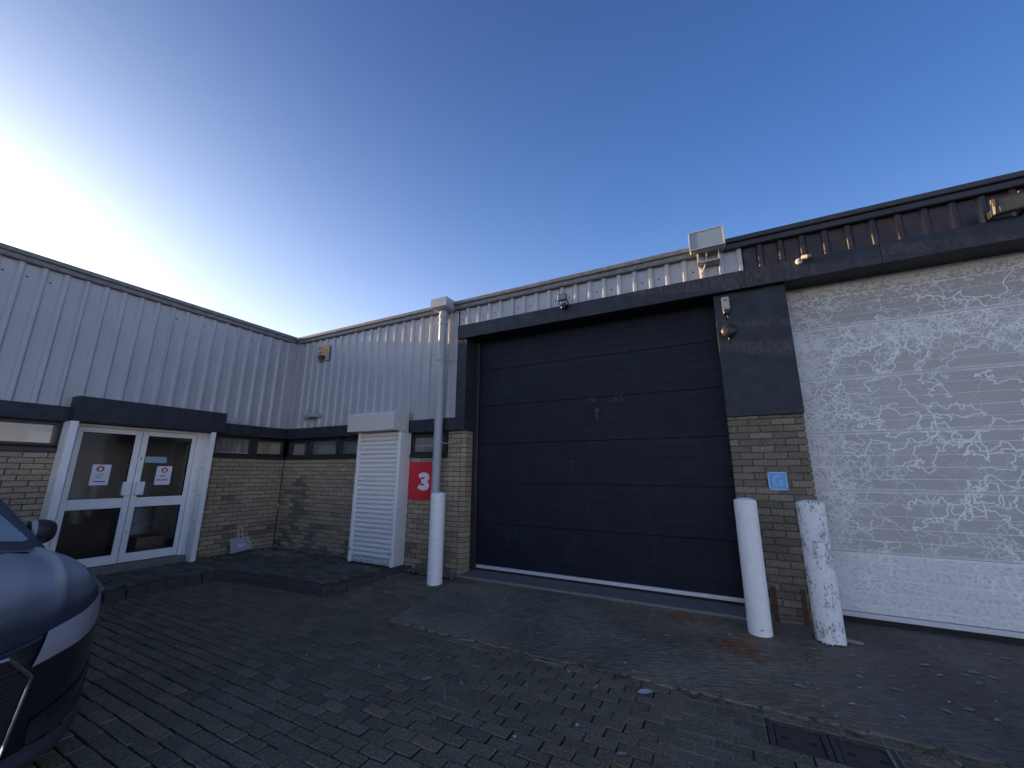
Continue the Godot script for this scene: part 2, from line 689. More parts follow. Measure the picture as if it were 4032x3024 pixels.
	for py in H:
		for px in W:
			var wx := 4.5 + 8.0 * px / W
			var wz := -0.3 + 2.2 * py / H
			var a := n1.get_noise_2d(wx, wz)
			var b := n2.get_noise_2d(wx, wz)
			var c3 := n3.get_noise_2d(wx, wz)
			var k := 1.0 + 0.55 * a + 0.30 * b + 0.35 * c3
			var c := Vector3(0.19, 0.152, 0.098)
			# tarry, darker mix on the right
			c = c.lerp(Vector3(0.120, 0.102, 0.080), smoothstep(8.5, 9.3, wx + 0.7 * a + 0.25 * b))
			for st in [[7.62, 0.36, 0.40, 0.16], [8.10, 0.82, 0.22, 0.36], [5.05, 0.30, 0.30, 0.07]]:
				var d := Vector2((wx - st[0]) / st[2], (wz - st[1]) / st[3]).length()
				var r := smoothstep(1.15, 0.2, d + 0.75 * b + 0.5 * a + 0.3 * c3)
				c = c.lerp(Vector3(0.27, 0.085, 0.024), r * 0.75)
			# old tyre scuff
			var arc := Vector2((wx - 6.5) / 0.75, (wz - 1.45) / 1.0)
			var sc := smoothstep(0.10, 0.0, absf(arc.length() - 1.0)) * smoothstep(0.5, 0.1, absf(arc.angle() + 2.15)) * smoothstep(-0.5, 0.4, b + c3)
			c += Vector3(0.12, 0.11, 0.09) * sc
			c *= maxf(k, 0.3)
			var cc := Color(c.x, c.y, c.z).linear_to_srgb()
			im.set_pixel(px, py, cc)
	var am := painted("apron_concrete", im, 0.8)
	am.normal_enabled = true
	am.normal_texture = bumps(0.12, 74, 10.0, 512)
	am.normal_scale = 0.35
	g = Geo.new()
	var en := noise(3.0, 75, 4)
	var edge_pts := []
	var nx := 100
	for i in nx + 1:
		var ex := lerpf(4.82, 12.6, float(i) / nx)
		edge_pts.append(ex)
	var top := []
	for j in 9:
		top.append([])
		for i in nx + 1:
			var f := j / 8.0
			var ez := 1.755 + 0.045 * en.get_noise_1d(edge_pts[i] * 2.0) + 0.02 * en.get_noise_1d(edge_pts[i] * 11.0)
			var z := lerpf(-0.34, ez, f)
			var xx := edge_pts[i] as float
			if i == 0:
				xx = slab_left(z) + 0.015 * en.get_noise_1d(z * 9.0 + 50.0)
			var y := lie(xx, z) + 0.012
			top[j].append(Vector3(xx, y, z))
	var uvs := []
	for j in 9:
		uvs.append([])
		for i in nx + 1:
			uvs[j].append(Vector2((top[j][i].x - 4.5) / 8.0, (top[j][i].z + 0.3) / 2.2))
	g.grid(top, Vector3.UP, uvs)
	for i in nx:
		var a: Vector3 = top[8][i]
		var b: Vector3 = top[8][i + 1]
		var s0 := g.v.size()
		g.face([a, b, b + Vector3(0, -0.05, 0.012), a + Vector3(0, -0.05, 0.012)], Vector3(0, 0, 1))
		for k in range(s0, g.v.size()):
			g.uv[k] = Vector2((g.v[k].x - 4.5) / 8.0, 0.93)
	for j in 8:
		var a: Vector3 = top[j][0]
		var b: Vector3 = top[j + 1][0]
		var s0 := g.v.size()
		g.face([a, b, b + Vector3(0, -0.06, 0), a + Vector3(0, -0.06, 0)], Vector3(-1, 0, 0))
		for k in range(s0, g.v.size()):
			g.uv[k] = Vector2(0.05, (g.v[k].z + 0.3) / 2.2)
	part("apron_slab", g, am, apron)

	# moss and silt along the front edge of the apron
	var mm := MultiMesh.new()
	mm.transform_format = MultiMesh.TRANSFORM_3D
	mm.use_colors = true
	var tuft := Geo.new()
	tuft.lathe(Vector3.ZERO, Vector3.UP, [[1.0, 0.0], [0.85, 0.35], [0.45, 0.6], [0.0, 0.68]], 6)
	mm.mesh = tuft.mesh()
	var mat := grainy("moss", Color.WHITE, M.fine, 0.05, 0.95)
	mat.vertex_color_use_as_albedo = true
	mm.mesh.surface_set_material(0, mat)
	var list := []
	for i in 900:
		var ex := rng.randf_range(4.83, 11.5)
		var dens := en.get_noise_1d(ex * 1.7 + 9.0)
		if rng.randf() > 0.55 + dens:
			continue
		var ez := 1.765 + 0.045 * en.get_noise_1d(ex * 2.0) + 0.02 * en.get_noise_1d(ex * 11.0) + rng.randfn(0.0, 0.022) + 0.01
		var sz := rng.randf_range(0.004, 0.014)
		var cc := Color(0.12, 0.10, 0.06) if rng.randf() < 0.55 else Color(0.05, 0.062, 0.03)
		if ex > 8.9 and rng.randf() < 0.6:
			cc = Color(0.075, 0.105, 0.045)
		list.append([Transform3D(Basis.from_euler(Vector3(0, rng.randf() * 6.0, 0)).scaled(Vector3(sz * rng.randf_range(1, 2.4), sz * 0.9, sz)), Vector3(ex, lie(ex, ez) - 0.004 + (0.01 if ez < 1.76 else 0.0), ez)), cc])
	mm.instance_count = list.size()
	for i in list.size():
		mm.set_instance_transform(i, list[i][0])
		mm.set_instance_color(i, list[i][1])
	var mo := MultiMeshInstance3D.new()
	mo.name = "moss"
	mo.multimesh = mm
	add_child(mo)
	tag(mo, "moss and pale silt along the broken front edge of the concrete apron", "moss")
	mo.set_meta("kind", "stuff")

	# ---- raised block paving in the corner by the doors
	var plat := setting("raised_paving")
	g = Geo.new()
	g.prism(poly, Vector3(0, -0.012, 0), Vector3(1, 0, 0), Vector3(0, 0, 1), 0.17)
	part("paving_bed", g, M.kerb_stone, plat)
	# small blocks on top (too far away to be told apart one by one)
	var bg := Geo.new()
	bg.tinted = true
	zz = 0.22
	row = 0
	while zz < 3.5:
		var xx := 0.22 + (0.1 if row % 2 else 0.0)
		while xx < 3.4:
			if Geometry2D.is_point_in_polygon(Vector2(xx + 0.19, zz + 0.13), poly) and Geometry2D.is_point_in_polygon(Vector2(xx - 0.12, zz + 0.13), poly) and (xx < 2.35 or zz > 0.36 or xx > 3.45):
				var warm := smoothstep(0.9, 0.5, Vector2((xx - 0.75) / 0.9, (zz - 0.42) / 0.3).length() + rng.randf_range(-0.2, 0.2))
				var cc := Vector3(0.24, 0.205, 0.145).lerp(Vector3(0.42, 0.32, 0.26), warm)
				cc *= rng.randf_range(0.7, 1.2)
				bg.paint = Color(cc.x, cc.y, cc.z)
				bg.cbox(Vector3(xx, -0.022 + rng.randf_range(-0.003, 0.003), zz), Vector3(0.192, 0.05, 0.092), 0.006)
			xx += 0.2
		zz += 0.0985
		row += 1
	part("platform_blocks", bg, M.paver_field, plat).set_meta("kind", "stuff")
	# edging blocks laid along the open sides
	for k in range(1, 7):
		var a := Vector3(pp[k][0], 0, pp[k][1])
		var b := Vector3(pp[k + 1][0], 0, pp[k + 1][1])
		var L := a.distance_to(b)
		var cnt := maxi(1, int(round(L / 0.2)))
		var dir := (b - a).normalized()
		var inw := Vector3(dir.z, 0, -dir.x)
		for i in cnt:
			var eg := Geo.new()
			eg.cbox(Vector3(0, -0.055, 0), Vector3(L / cnt - 0.012, 0.125, 0.10), 0.012, 0.006, rng)
			var o := MeshInstance3D.new()
			o.name = "edging_block"
			o.mesh = eg.mesh()
			o.material_override = M.kerb_stone
			o.position = a + dir * (L * (i + 0.5) / cnt) - inw * 0.045 + Vector3(0, rng.randf_range(-0.006, 0.006), 0)
			o.rotation.y = atan2(-dir.z, dir.x)
			plat.add_child(o, true)

	# ---- gravel against the walls
	mm = MultiMesh.new()
	mm.transform_format = MultiMesh.TRANSFORM_3D
	mm.use_colors = true
	var peb := Geo.new()
	peb.lathe(Vector3(0, -0.5, 0), Vector3.UP, [[0.0, 0.0], [0.7, 0.15], [1.0, 0.5], [0.75, 0.85], [0.0, 1.0]], 6, true)
	mm.mesh = peb.mesh()
	var gm := grainy("gravel", Color.WHITE, M.fine, 0.1, 0.85)
	gm.vertex_color_use_as_albedo = true
	mm.mesh.surface_set_material(0, gm)
	list = []
	for i in 1500:
		var p := Vector3.ZERO
		var r := rng.randf()
		if r < 0.42:
			p = Vector3(rng.randf_range(0.02, 2.4), 0.006, absf(rng.randfn(0.0, 0.07)) + 0.02)
		elif r < 0.66:
			p = Vector3(absf(rng.randfn(0.0, 0.06)) + 0.02, 0.006, rng.randf_range(0.02, 1.45))
		else:
			p = Vector3(rng.randf_range(3.58, 4.55), 0, absf(rng.randfn(0.0, 0.11)) + 0.03)
			p.y = lie(p.x, p.z) + 0.004
		var sz := rng.randf_range(0.006, 0.019)
		var l := rng.randf_range(0.12, 0.38) if rng.randf() < 0.9 else rng.randf_range(0.5, 0.7)
		list.append([Transform3D(Basis.from_euler(Vector3(rng.randf() * 0.6, rng.randf() * 6.0, rng.randf() * 0.6)).scaled(Vector3(sz * rng.randf_range(0.9, 1.6), sz * 0.8, sz)), p), Color(l, l * 0.86, l * 0.70)])
	mm.instance_count = list.size()
	for i in list.size():
		mm.set_instance_transform(i, list[i][0])
		mm.set_instance_color(i, list[i][1])
	mo = MultiMeshInstance3D.new()
	mo.name = "gravel"
	mo.multimesh = mm
	add_child(mo)
	tag(mo, "loose brown gravel strewn along the foot of the brick walls", "gravel")
	mo.set_meta("kind", "stuff")

	# ---- two iron access covers let into the paving
	for k in 2:
		var cx: float = [8.37, 8.69][k]
		var cv := thing("access_cover", ["rusty iron access cover with a sunken corner, mossy mortar round it", "dark iron access cover lying just right of the rusty one"][k], "cover", Vector3(cx, -0.1, 2.0045), "iron covers in the block paving")
		g = Geo.new()
		for f in [[-0.157, -0.125, -0.125, 0.125], [0.125, 0.157, -0.125, 0.125], [-0.157, 0.157, -0.146, -0.125], [-0.157, 0.157, 0.125, 0.146]]:
			g.cspan(cx + f[0], cx + f[1], -0.14, -0.1 - 0.004, 2.0045 + f[2], 2.0045 + f[3], 0.003)
		part("mortar_surround", g, M.kerb_stone, cv)
		g = Geo.new()
		g.cspan(cx - 0.122, cx + 0.122, -0.14, -0.117, 1.8825, 2.1265, 0.004)
		part("lid", g, plain("iron_%d" % k, lin([0.095, 0.075][k], [0.062, 0.062][k], [0.048, 0.05][k]), 0.7, 0.2), cv)
		for e in [-0.07, 0.07]:
			g = Geo.new()
			g.cspan(cx + e - 0.018, cx + e + 0.018, -0.119, -0.112, 1.995, 2.015, 0.002)
			part("lifting_eye", g, M.rubber, cv)


# ---------------------------------------------------------------- brickwork
var brick_mesh := []


func brick_set() -> void:
	for k in 5:
		var g := Geo.new()
		var r := RandomNumberGenerator.new()
		r.seed = 300 + k
		g.cbox(Vector3.ZERO, Vector3(1, 1, 1), 0.02, 0.012, r)
		brick_mesh.append(g.mesh())


var brick_count := {}


# bricks of a wall that runs along "along" from a to b (metres along), faces "out"; courses between y0 and y1
func bricks(wall: Node3D, org: Vector3, along: Vector3, out: Vector3, a: float, b: float, y0: float, y1: float, depth: float, phase: float, grimy: Callable, spare: Geo, most: int) -> void:
	if brick_mesh.is_empty():
		brick_set()
	var n0 := int(floor((y0 + 0.035) / 0.075))
	var n1 := int(ceil((y1 + 0.035) / 0.075))
	for c in range(n1 - 1, n0 - 1, -1):
		var cb := maxf(-0.035 + c * 0.075 + 0.006, y0)
		var ct := minf(-0.035 + (c + 1) * 0.075 - 0.006, y1)
		if ct - cb < 0.02:
			continue
		var s := a - 0.225 + phase + (0.1125 if posmod(c, 2) else 0.0)
		while s > a:
			s -= 0.225
		while s < b:
			var l := maxf(s + 0.006, a)
			var r := minf(s + 0.219, b)
			s += 0.225
			if r - l < 0.02:
				continue
			var mid := org + along * ((l + r) * 0.5) + Vector3(0, (cb + ct) * 0.5, 0)
			var d := depth + rng.randf_range(-0.002, 0.002)
			var g: float = grimy.call((l + r) * 0.5, (cb + ct) * 0.5)
			var m: Material
			var tn := []
			if rng.randf() < g:
				var k := 3 if g < 0.6 and rng.randf() < 0.8 else rng.randi() % 4
				m = M["grimy_brick_%d" % k]
				tn = grime_tones[k]
			else:
				var k := rng.randi() % 7
				m = M["brick_%d" % k]
				tn = brick_tones[k]
			var size := along.abs() * (r - l) + out.abs() * d + Vector3(0, ct - cb, 0)
			var at := mid - out * (depth * 0.5 - (d - depth) * 0.5)
			var id := wall.get_parent().get_instance_id()
			brick_count[id] = brick_count.get(id, 0) + 1
			if brick_count[id] <= most:
				var o := MeshInstance3D.new()
				o.name = "brick"
				o.mesh = brick_mesh[rng.randi() % 5]
				o.material_override = m
				o.scale = size
				o.position = at - wall.get_parent().position
				wall.add_child(o, true)
			else:
				spare.tinted = true
				spare.paint = Color(tn[0], tn[1], tn[2])
				spare.cbox(at, size, 0.002)


# ribbed wall sheet: along x from 0 to w, up y, ribs stand out along +z
func ribbed(w: float, y0: float, y1: float, pitch: float, phase: float) -> Geo:
	var g := Geo.new()
	var pts := []
	var x := -pitch + phase
	var dp := 0.034
	while x < w:
		for q in [[0.0, 0.0], [0.118, 0.0], [0.127, 0.003], [0.147, dp - 0.004], [0.154, dp], [0.186, dp], [0.193, dp - 0.004], [0.209, 0.002]]:
			pts.append(Vector2(x + q[0] * pitch / 0.212, q[1]))
		x += pitch
	var cut := []
	for i in pts.size() - 1:
		var p: Vector2 = pts[i]
		var q: Vector2 = pts[i + 1]
		if q.x <= 0.0 or p.x >= w:
			continue
		if p.x < 0.0:
			p = p.lerp(q, (0.0 - p.x) / (q.x - p.x))
		if q.x > w:
			q = p.lerp(q, (w - p.x) / (q.x - p.x))
		if cut.is_empty():
			cut.append(p)
		cut.append(q)
	for i in cut.size() - 1:
		var a: Vector2 = cut[i]
		var b: Vector2 = cut[i + 1]
		g.quad(Vector3(a.x, y0, a.y), Vector3(b.x, y0, b.y), Vector3(b.x, y1, b.y), Vector3(a.x, y1, a.y))
		# the sheet's thickness, seen at its lower edge
		g.quad(Vector3(a.x, y0, a.y - 0.004), Vector3(b.x, y0, b.y - 0.004), Vector3(b.x, y0, b.y), Vector3(a.x, y0, a.y))
	return g


func sheet(called: String, parent: Node3D, m: Material, x0: float, x1: float, y0: float, y1: float, phase: float, at: Vector3, turn: float) -> MeshInstance3D:
	var g := ribbed(x1 - x0, y0, y1, 0.212, phase)
	var o := MeshInstance3D.new()
	o.name = called
	o.mesh = g.mesh()
	o.mesh.surface_set_material(0, m)
	o.rotation.y = turn
	o.position = at - parent.position
	parent.add_child(o, true)
	return o


# a glazed light in a strip window: frame bars, pane, what hangs behind; along = x (wall A) or z (wall B)
func strip_light(building: Node3D, axis: String, a0: float, a1: float, y0: float, y1: float, behind: Material, folds: bool) -> void:
	var w := Node3D.new()
	w.name = "window"
	building.add_child(w, true)
	var g := Geo.new()
	var f := 0.035
	for q in [[a0 - f, a1 + f, y0 - f, y0], [a0 - f, a1 + f, y1, y1 + f], [a0 - f, a0, y0, y1], [a1, a1 + f, y0, y1]]:
		if axis == "x":
			g.cspan(q[0], q[1], q[2], q[3], -0.075, -0.02, 0.004)
		else:
			g.cspan(-0.075, -0.02, q[2], q[3], q[0], q[1], 0.004)
	part("frame", g, M.frame_dark, w)
	g = Geo.new()
	if axis == "x":
		g.span(a0, a1, y0, y1, -0.056, -0.050)
	else:
		g.span(-0.056, -0.050, y0, y1, a0, a1)
	part("pane", g, M.glass, w)
	g = Geo.new()
	var steps := 28
	var pts := []
	for i in steps + 1:
		var t := lerpf(a0 - 0.03, a1 + 0.03, float(i) / steps)
		var d := -0.085
		if folds:
			d += 0.014 * sin(t * 68.0) + 0.006 * sin(t * 29.0)
		pts.append(Vector3(t, 0, d) if axis == "x" else Vector3(d, 0, t))
	var rows := [[], []]
	for p in pts:
		rows[0].append(p + Vector3(0, y0 - 0.03, 0))
		rows[1].append(p + Vector3(0, y1 + 0.03, 0))
	g.grid(rows, Vector3(0, 0, 1) if axis == "x" else Vector3(1, 0, 0))
	part("blind", g, behind, w)


func eave(called: String, parent: Node3D, m: Material, a: Vector3, b: Vector3, out: Vector3) -> void:
	# gutter and roof edge: a folded profile swept from a to b
	var prof := [[0.0, 4.185], [0.088, 4.185], [0.098, 4.195], [0.100, 4.252], [0.122, 4.258], [0.130, 4.266], [0.132, 4.312], [0.124, 4.322], [0.0, 4.335]]
	var g := Geo.new()
	for i in prof.size() - 1:
		var p0: Vector3 = a + out * prof[i][0] + Vector3(0, prof[i][1], 0)
		var p1: Vector3 = a + out * prof[i + 1][0] + Vector3(0, prof[i + 1][1], 0)
		var q0: Vector3 = b + out * prof[i][0] + Vector3(0, prof[i][1], 0)
		var q1: Vector3 = b + out * prof[i + 1][0] + Vector3(0, prof[i + 1][1], 0)
		var nrm := (q0 - p0).cross(p1 - p0)
		var mid := (p0 + p1) * 0.5 - a - Vector3(0, 4.26, 0) - out * 0.05
		g.face([p0, q0, q1, p1], mid if absf(nrm.dot(mid)) > 0.0 else out)
	part(called, g, m, parent)


# ---------------------------------------------------------------- office wing (faces +x)
func office_wing() -> void:
	var b := thing("office_wing", "low office wing with grey ribbed cladding, buff brick and white glazed double doors", "building")
	var spare := Geo.new()
	var gr := noise(1.1, 81, 3)
	var dirty := func(s: float, y: float) -> float: return smoothstep(0.15, 0.75, gr.get_noise_2d(s * 1.3, y * 1.6) + (0.62 - y) * 0.9) * 0.9
	for seg in [[0.012, 1.478], [3.278, 7.5]]:
		var g := Geo.new()
		g.span(-0.11, -0.012, -0.15, 1.688, seg[0], seg[1])
		var w := part("brick_wall", g, M.mortar, b)
		bricks(w, Vector3.ZERO, Vector3(0, 0, 1), Vector3(1, 0, 0), seg[0], minf(seg[1], 5.2), -0.035, 1.688, 0.1, 0.07, dirty, spare, 300)
	if spare.v.size():
		part("far_bricks", spare, M.brick_field, b).set_meta("kind", "stuff")
	# sill and strip windows
	for seg in [[0.03, 1.478], [3.278, 7.5]]:
		var g := Geo.new()
		g.cspan(-0.09, 0.022, 1.69, 1.752, seg[0], seg[1], 0.004)
		part("sill", g, M.frame_dark, b)
		g = Geo.new()
		g.span(-0.11, -0.018, 2.10, 2.135, seg[0], seg[1])
		part("window_head", g, M.frame_dark, b)
	strip_light(b, "z", 0.72, 1.32, 1.79, 2.065, M.curtain_tan, true)
	strip_light(b, "z", 0.075, 0.565, 1.80, 2.05, M.curtain_gold, false)
	strip_light(b, "z", 3.31, 4.75, 1.815, 2.062, M.clutter_brown, false)
	for q in [[0.02, 0.04], [0.60, 0.685], [1.355, 1.475], [3.26, 3.275], [4.785, 7.5]]:
		var g := Geo.new()
		g.span(-0.1, -0.026, 1.752, 2.10, q[0], q[1])
		part("mullion", g, M.frame_dark, b)
	var g := Geo.new()
	g.cspan(-0.07, -0.045, 1.775, 1.798, 0.722, 1.32, 0.003)
	part("inner_sill", g, M.white_frame, b)
	# pale board and dark clutter leaning inside the long window
	g = Geo.new()
	g.cspan(-0.079, -0.07, 1.82, 1.965, 3.34, 3.56, 0.002)
	part("leaning_board", g, M.litter_pale, b)
	g = Geo.new()
	g.cspan(-0.08, -0.074, 1.82, 2.02, 3.60, 4.3, 0.002)
	part("notice_board", g, M.desk_wood, b)
	# fascia over the windows
	g = Geo.new()
	g.cspan(-0.1, 0.085, 2.112, 2.322, 0.086, 11.9, 0.005)
	part("fascia", g, M.trim_dark, b)
	# ribbed sheets
	var z := 0.24
	while z < 11.8:
		var w := minf(1.06, 11.9 - z)
		sheet("cladding_sheet", b, M.cladding_grey, 0.0, w - 0.002, 2.324, 4.20, 0.06, Vector3(0.03, 0, z + w), PI / 2)
		z += w
	g = Geo.new()
	g.cspan(0.03, 0.078, 2.326, 4.184, 0.079, 0.252, 0.003)
	part("corner_flashing", g, M.flashing_grey, b)
	screws(b, "z")
	eave("gutter", b, M.gutter_grey, Vector3(0, 0, 0.132), Vector3(0, 0, 12.0), Vector3(1, 0, 0))
	# body of the wing: inner leaf, roof, other walls
	g = Geo.new()
	g.span(-0.3, -0.115, -0.15, 4.2, 0.0, 1.5)
	g.span(-0.3, -0.115, -0.15, 4.2, 3.25, 12.0)
	g.span(-0.3, -0.115, 2.14, 4.2, 1.5, 3.25)
	part("inner_wall", g, M.core, b)
	g = Geo.new()
	g.span(-12.0, 0.0, 4.205, 4.30, 0.0, 12.0)
	part("roof", g, M.roof_sheet, b)
	g = Geo.new()
	g.span(-12.0, -11.8, -0.15, 4.2, 0.0, 12.0)
	g.span(-11.8, -0.3, -0.15, 4.2, 11.8, 12.0)
	part("rear_wall", g, M.core, b)
	# ---- lobby behind the glass
	g = Geo.new()
	g.span(-2.3, -0.305, 0.02, 0.06, 0.3, 4.4)
	part("lobby_floor", g, M.room_floor, b)
	g = Geo.new()
	g.span(-2.4, -2.3, 0.0, 2.6, 0.3, 4.4)
	g.span(-2.4, -0.305, 0.0, 2.6, 0.2, 0.3)
	g.span(-2.4, -0.305, 0.0, 2.6, 4.4, 4.5)
	g.span(-2.3, -0.305, 2.55, 2.6, 0.3, 4.4)
	part("lobby_wall", g, M.room_wall, b)
	# ---- entrance: frame, two leaves, threshold
	g = Geo.new()
	g.cspan(-0.09, 0.012, 0.10, 2.085, 3.128, 3.192, 0.004)
	g.cspan(-0.09, 0.012, 0.10, 2.085, 1.565, 1.640, 0.004)
	g.cspan(-0.09, 0.012, 2.078, 2.138, 1.565, 3.192, 0.004)
	g.cspan(-0.1, 0.006, -0.02, 2.118, 1.491, 1.563, 0.003)
	part("door_frame", g, M.white_frame, b)
	g = Geo.new()
	g.cspan(-0.3, 0.10, -0.05, 0.098, 1.548, 3.196, 0.008)
	part("threshold", g, M.sill_concrete, b)
	for leaf in [[2.388, 3.122, 2.466, 3.058], [1.646, 2.381, 1.705, 2.305]]:
		g = Geo.new()
		g.cspan(-0.055, 0.0, 0.108, 2.072, leaf[0], leaf[2], 0.004)
		g.cspan(-0.055, 0.0, 0.108, 2.072, leaf[3], leaf[1], 0.004)
		for r in [[0.108, 0.235], [0.905, 1.05], [1.998, 2.072]]:
			g.cspan(-0.054, -0.001, r[0], r[1], leaf[2], leaf[3], 0.004)
		var d := part("door_leaf", g, M.white_frame, b)
		for r in [[0.235, 0.905], [1.05, 1.998]]:
			g = Geo.new()
			g.span(-0.032, -0.025, r[0], r[1], leaf[2], leaf[3])
			part("pane", g, M.glass, d)
			g = Geo.new()
			for q in [[r[0], r[0] + 0.009, leaf[2], leaf[3]], [r[1] - 0.009, r[1], leaf[2], leaf[3]], [r[0], r[1], leaf[2], leaf[2] + 0.009], [r[0], r[1], leaf[3] - 0.009, leaf[3]]]:
				g.span(-0.04, -0.012, q[0], q[1], q[2], q[3])
			part("gasket", g, M.rubber, d)
		var inner: float = leaf[0] if leaf[0] > 2.0 else leaf[1]
		var s := 1.0 if leaf[0] > 2.0 else -1.0
		g = Geo.new()
		g.cspan(0.0, 0.05, 1.087, 1.287, inner + s * 0.028, inner + s * 0.128, 0.006)
		part("pull_plate", g, M.white_frame, d)
		if s < 0.0:
			for y in [[1.625, 1.66, 0.012], [0.515, 0.57, 0.02]]:
				g = Geo.new()
				g.cspan(0.0, 0.006, y[0], y[1], 2.35 - y[2] * 0.5, 2.35 + y[2] * 0.5, 0.002)
				part("lock", g, M.steel if y[0] < 1.0 else M.black_plastic, d)
			g = Geo.new()
			g.span(-0.026, -0.021, 1.578, 1.675, 2.005, 2.30)
			part("sticker", g, M.sticker_blue, d)
	# ---- folded-up security shutter: posts and dark housing
	g = Geo.new()
	g.cspan(0.0, 0.255, -0.02, 2.118, 3.197, 3.205, 0.002)
	g.cspan(0.0, 0.255, -0.02, 2.118, 3.272, 3.28, 0.002)
	g.cspan(0.247, 0.262, -0.02, 2.12, 3.197, 3.28, 0.004)
	part("shutter_post", g, M.white_frame, b)
	g = Geo.new()
	g.cspan(0.225, 0.262, -0.02, 2.118, 1.475, 1.545, 0.005)
	g.cspan(0.0, 0.225, -0.02, 2.118, 1.477, 1.490, 0.002)
	g.cspan(0.06, 0.215, -0.02, 1.60, 1.490, 1.535, 0.004)
	g.cspan(0.07, 0.21, 1.66, 1.69, 1.490, 1.533, 0.004)
	var post := part("shutter_post", g, M.white_frame, b)
	for y in [0.25, 0.62, 1.05, 1.5]:
		g = Geo.new()
		g.lathe(Vector3(0.14, y, 1.535), Vector3(0, 0, 1), [[0.012, 0.0], [0.012, 0.004], [0.0, 0.005]], 10)
		part("bolt_hole", g, M.screw_dark, post)
	g = Geo.new()
	g.cspan(0.0, 0.27, 2.125, 2.472, 1.352, 3.262, 0.006)
	part("shutter_housing", g, M.trim_dark, b)
	# lobby furniture: things of their own
	var desk := thing("reception_desk", "dark wooden desk with a pale top edge behind the glass doors", "desk", Vector3(-1.7, 0.06, 3.1))
	g = Geo.new()
	g.cspan(-2.2, -1.3, 0.83, 0.865, 2.05, 3.95, 0.006)
	part("desk_top", g, M.paper, desk)
	g = Geo.new()
	g.cspan(-2.15, -1.34, 0.06, 0.83, 2.1, 3.9, 0.006)
	part("desk_body", g, M.desk_wood, desk)
	var bxs := thing("cardboard_box", "cardboard box on the lobby floor behind the glass door", "box", Vector3(-0.85, 0.06, 1.75))
	g = Geo.new()
	g.cspan(-1.05, -0.65, 0.06, 0.36, 1.55, 1.95, 0.005)
	part("carton", g, M.cardboard, bxs)
	g = Geo.new()
	g.span(-0.66, -0.648, 0.18, 0.22, 1.55, 1.95)
	part("tape", g, M.litter_tan, bxs)
	var drum := thing("metal_drum", "ribbed metal drum standing in the lobby beside the cardboard box", "drum", Vector3(-1.5, 0.06, 1.7))
	g = Geo.new()
	g.lathe(Vector3(-1.5, 0.06, 1.7), Vector3.UP, [[0.0, 0.0], [0.24, 0.0], [0.24, 0.2], [0.255, 0.22], [0.24, 0.24], [0.24, 0.45], [0.255, 0.47], [0.24, 0.49], [0.24, 0.72], [0.0, 0.72]], 24)
	part("barrel", g, M.flood_grey, drum)
	g = Geo.new()
	g.lathe(Vector3(-1.5, 0.775, 1.7), Vector3.UP, [[0.25, 0.0], [0.255, 0.012], [0.25, 0.025], [0.0, 0.028]], 24)
	part("lid", g, M.steel, drum)


func screws(b: Node3D, axis: String) -> void:
	var r := RandomNumberGenerator.new()
	r.seed = 5 if axis == "x" else 6
	var a := 0.36
	while a < (4.3 if axis == "x" else 6.0):
		for y in [2.36, 4.02 - 0.004 * a]:
			if r.randf() < 0.45:
				continue
			var g := Geo.new()
			var p := Vector3(a, y, 0.031) if axis == "x" else Vector3(0.031, y, a)
			var o := Vector3(0, 0, 1) if axis == "x" else Vector3(1, 0, 0)
			g.lathe(p, o, [[0.013, 0.0], [0.013, 0.003], [0.008, 0.004], [0.008, 0.010], [0.0, 0.011]], 8)
			part("screw", g, M.screw_dark, b)
		a += 0.212


# one panel of a sectional door: strips parted by grooves; front at z
func door_panel(x0: float, x1: float, y0: float, y1: float, z: float, strips: int) -> Geo:
	var g := Geo.new()
	var prof := [[y0 + 0.0015, z - 0.045], [y0 + 0.0015, z - 0.004], [y0 + 0.005, z]]
	var h := (y1 - y0) / strips
	for i in range(1, strips):
		var y := y0 + h * i
		prof.append_array([[y - 0.004, z], [y - 0.0015, z - 0.002], [y + 0.0015, z - 0.002], [y + 0.004, z]])
	prof.append_array([[y1 - 0.005, z], [y1 - 0.0015, z - 0.004], [y1 - 0.0015, z - 0.045]])
	for i in prof.size() - 1:
		g.quad(Vector3(x0, prof[i][0], prof[i][1]), Vector3(x1, prof[i][0], prof[i][1]), Vector3(x1, prof[i + 1][0], prof[i + 1][1]), Vector3(x0, prof[i + 1][0], prof[i + 1][1]))
	g.quad(Vector3(x0, y1 - 0.003, z - 0.045), Vector3(x1, y1 - 0.003, z - 0.045), Vector3(x1, y0 + 0.002, z - 0.045), Vector3(x0, y0 + 0.002, z - 0.045))
	return g


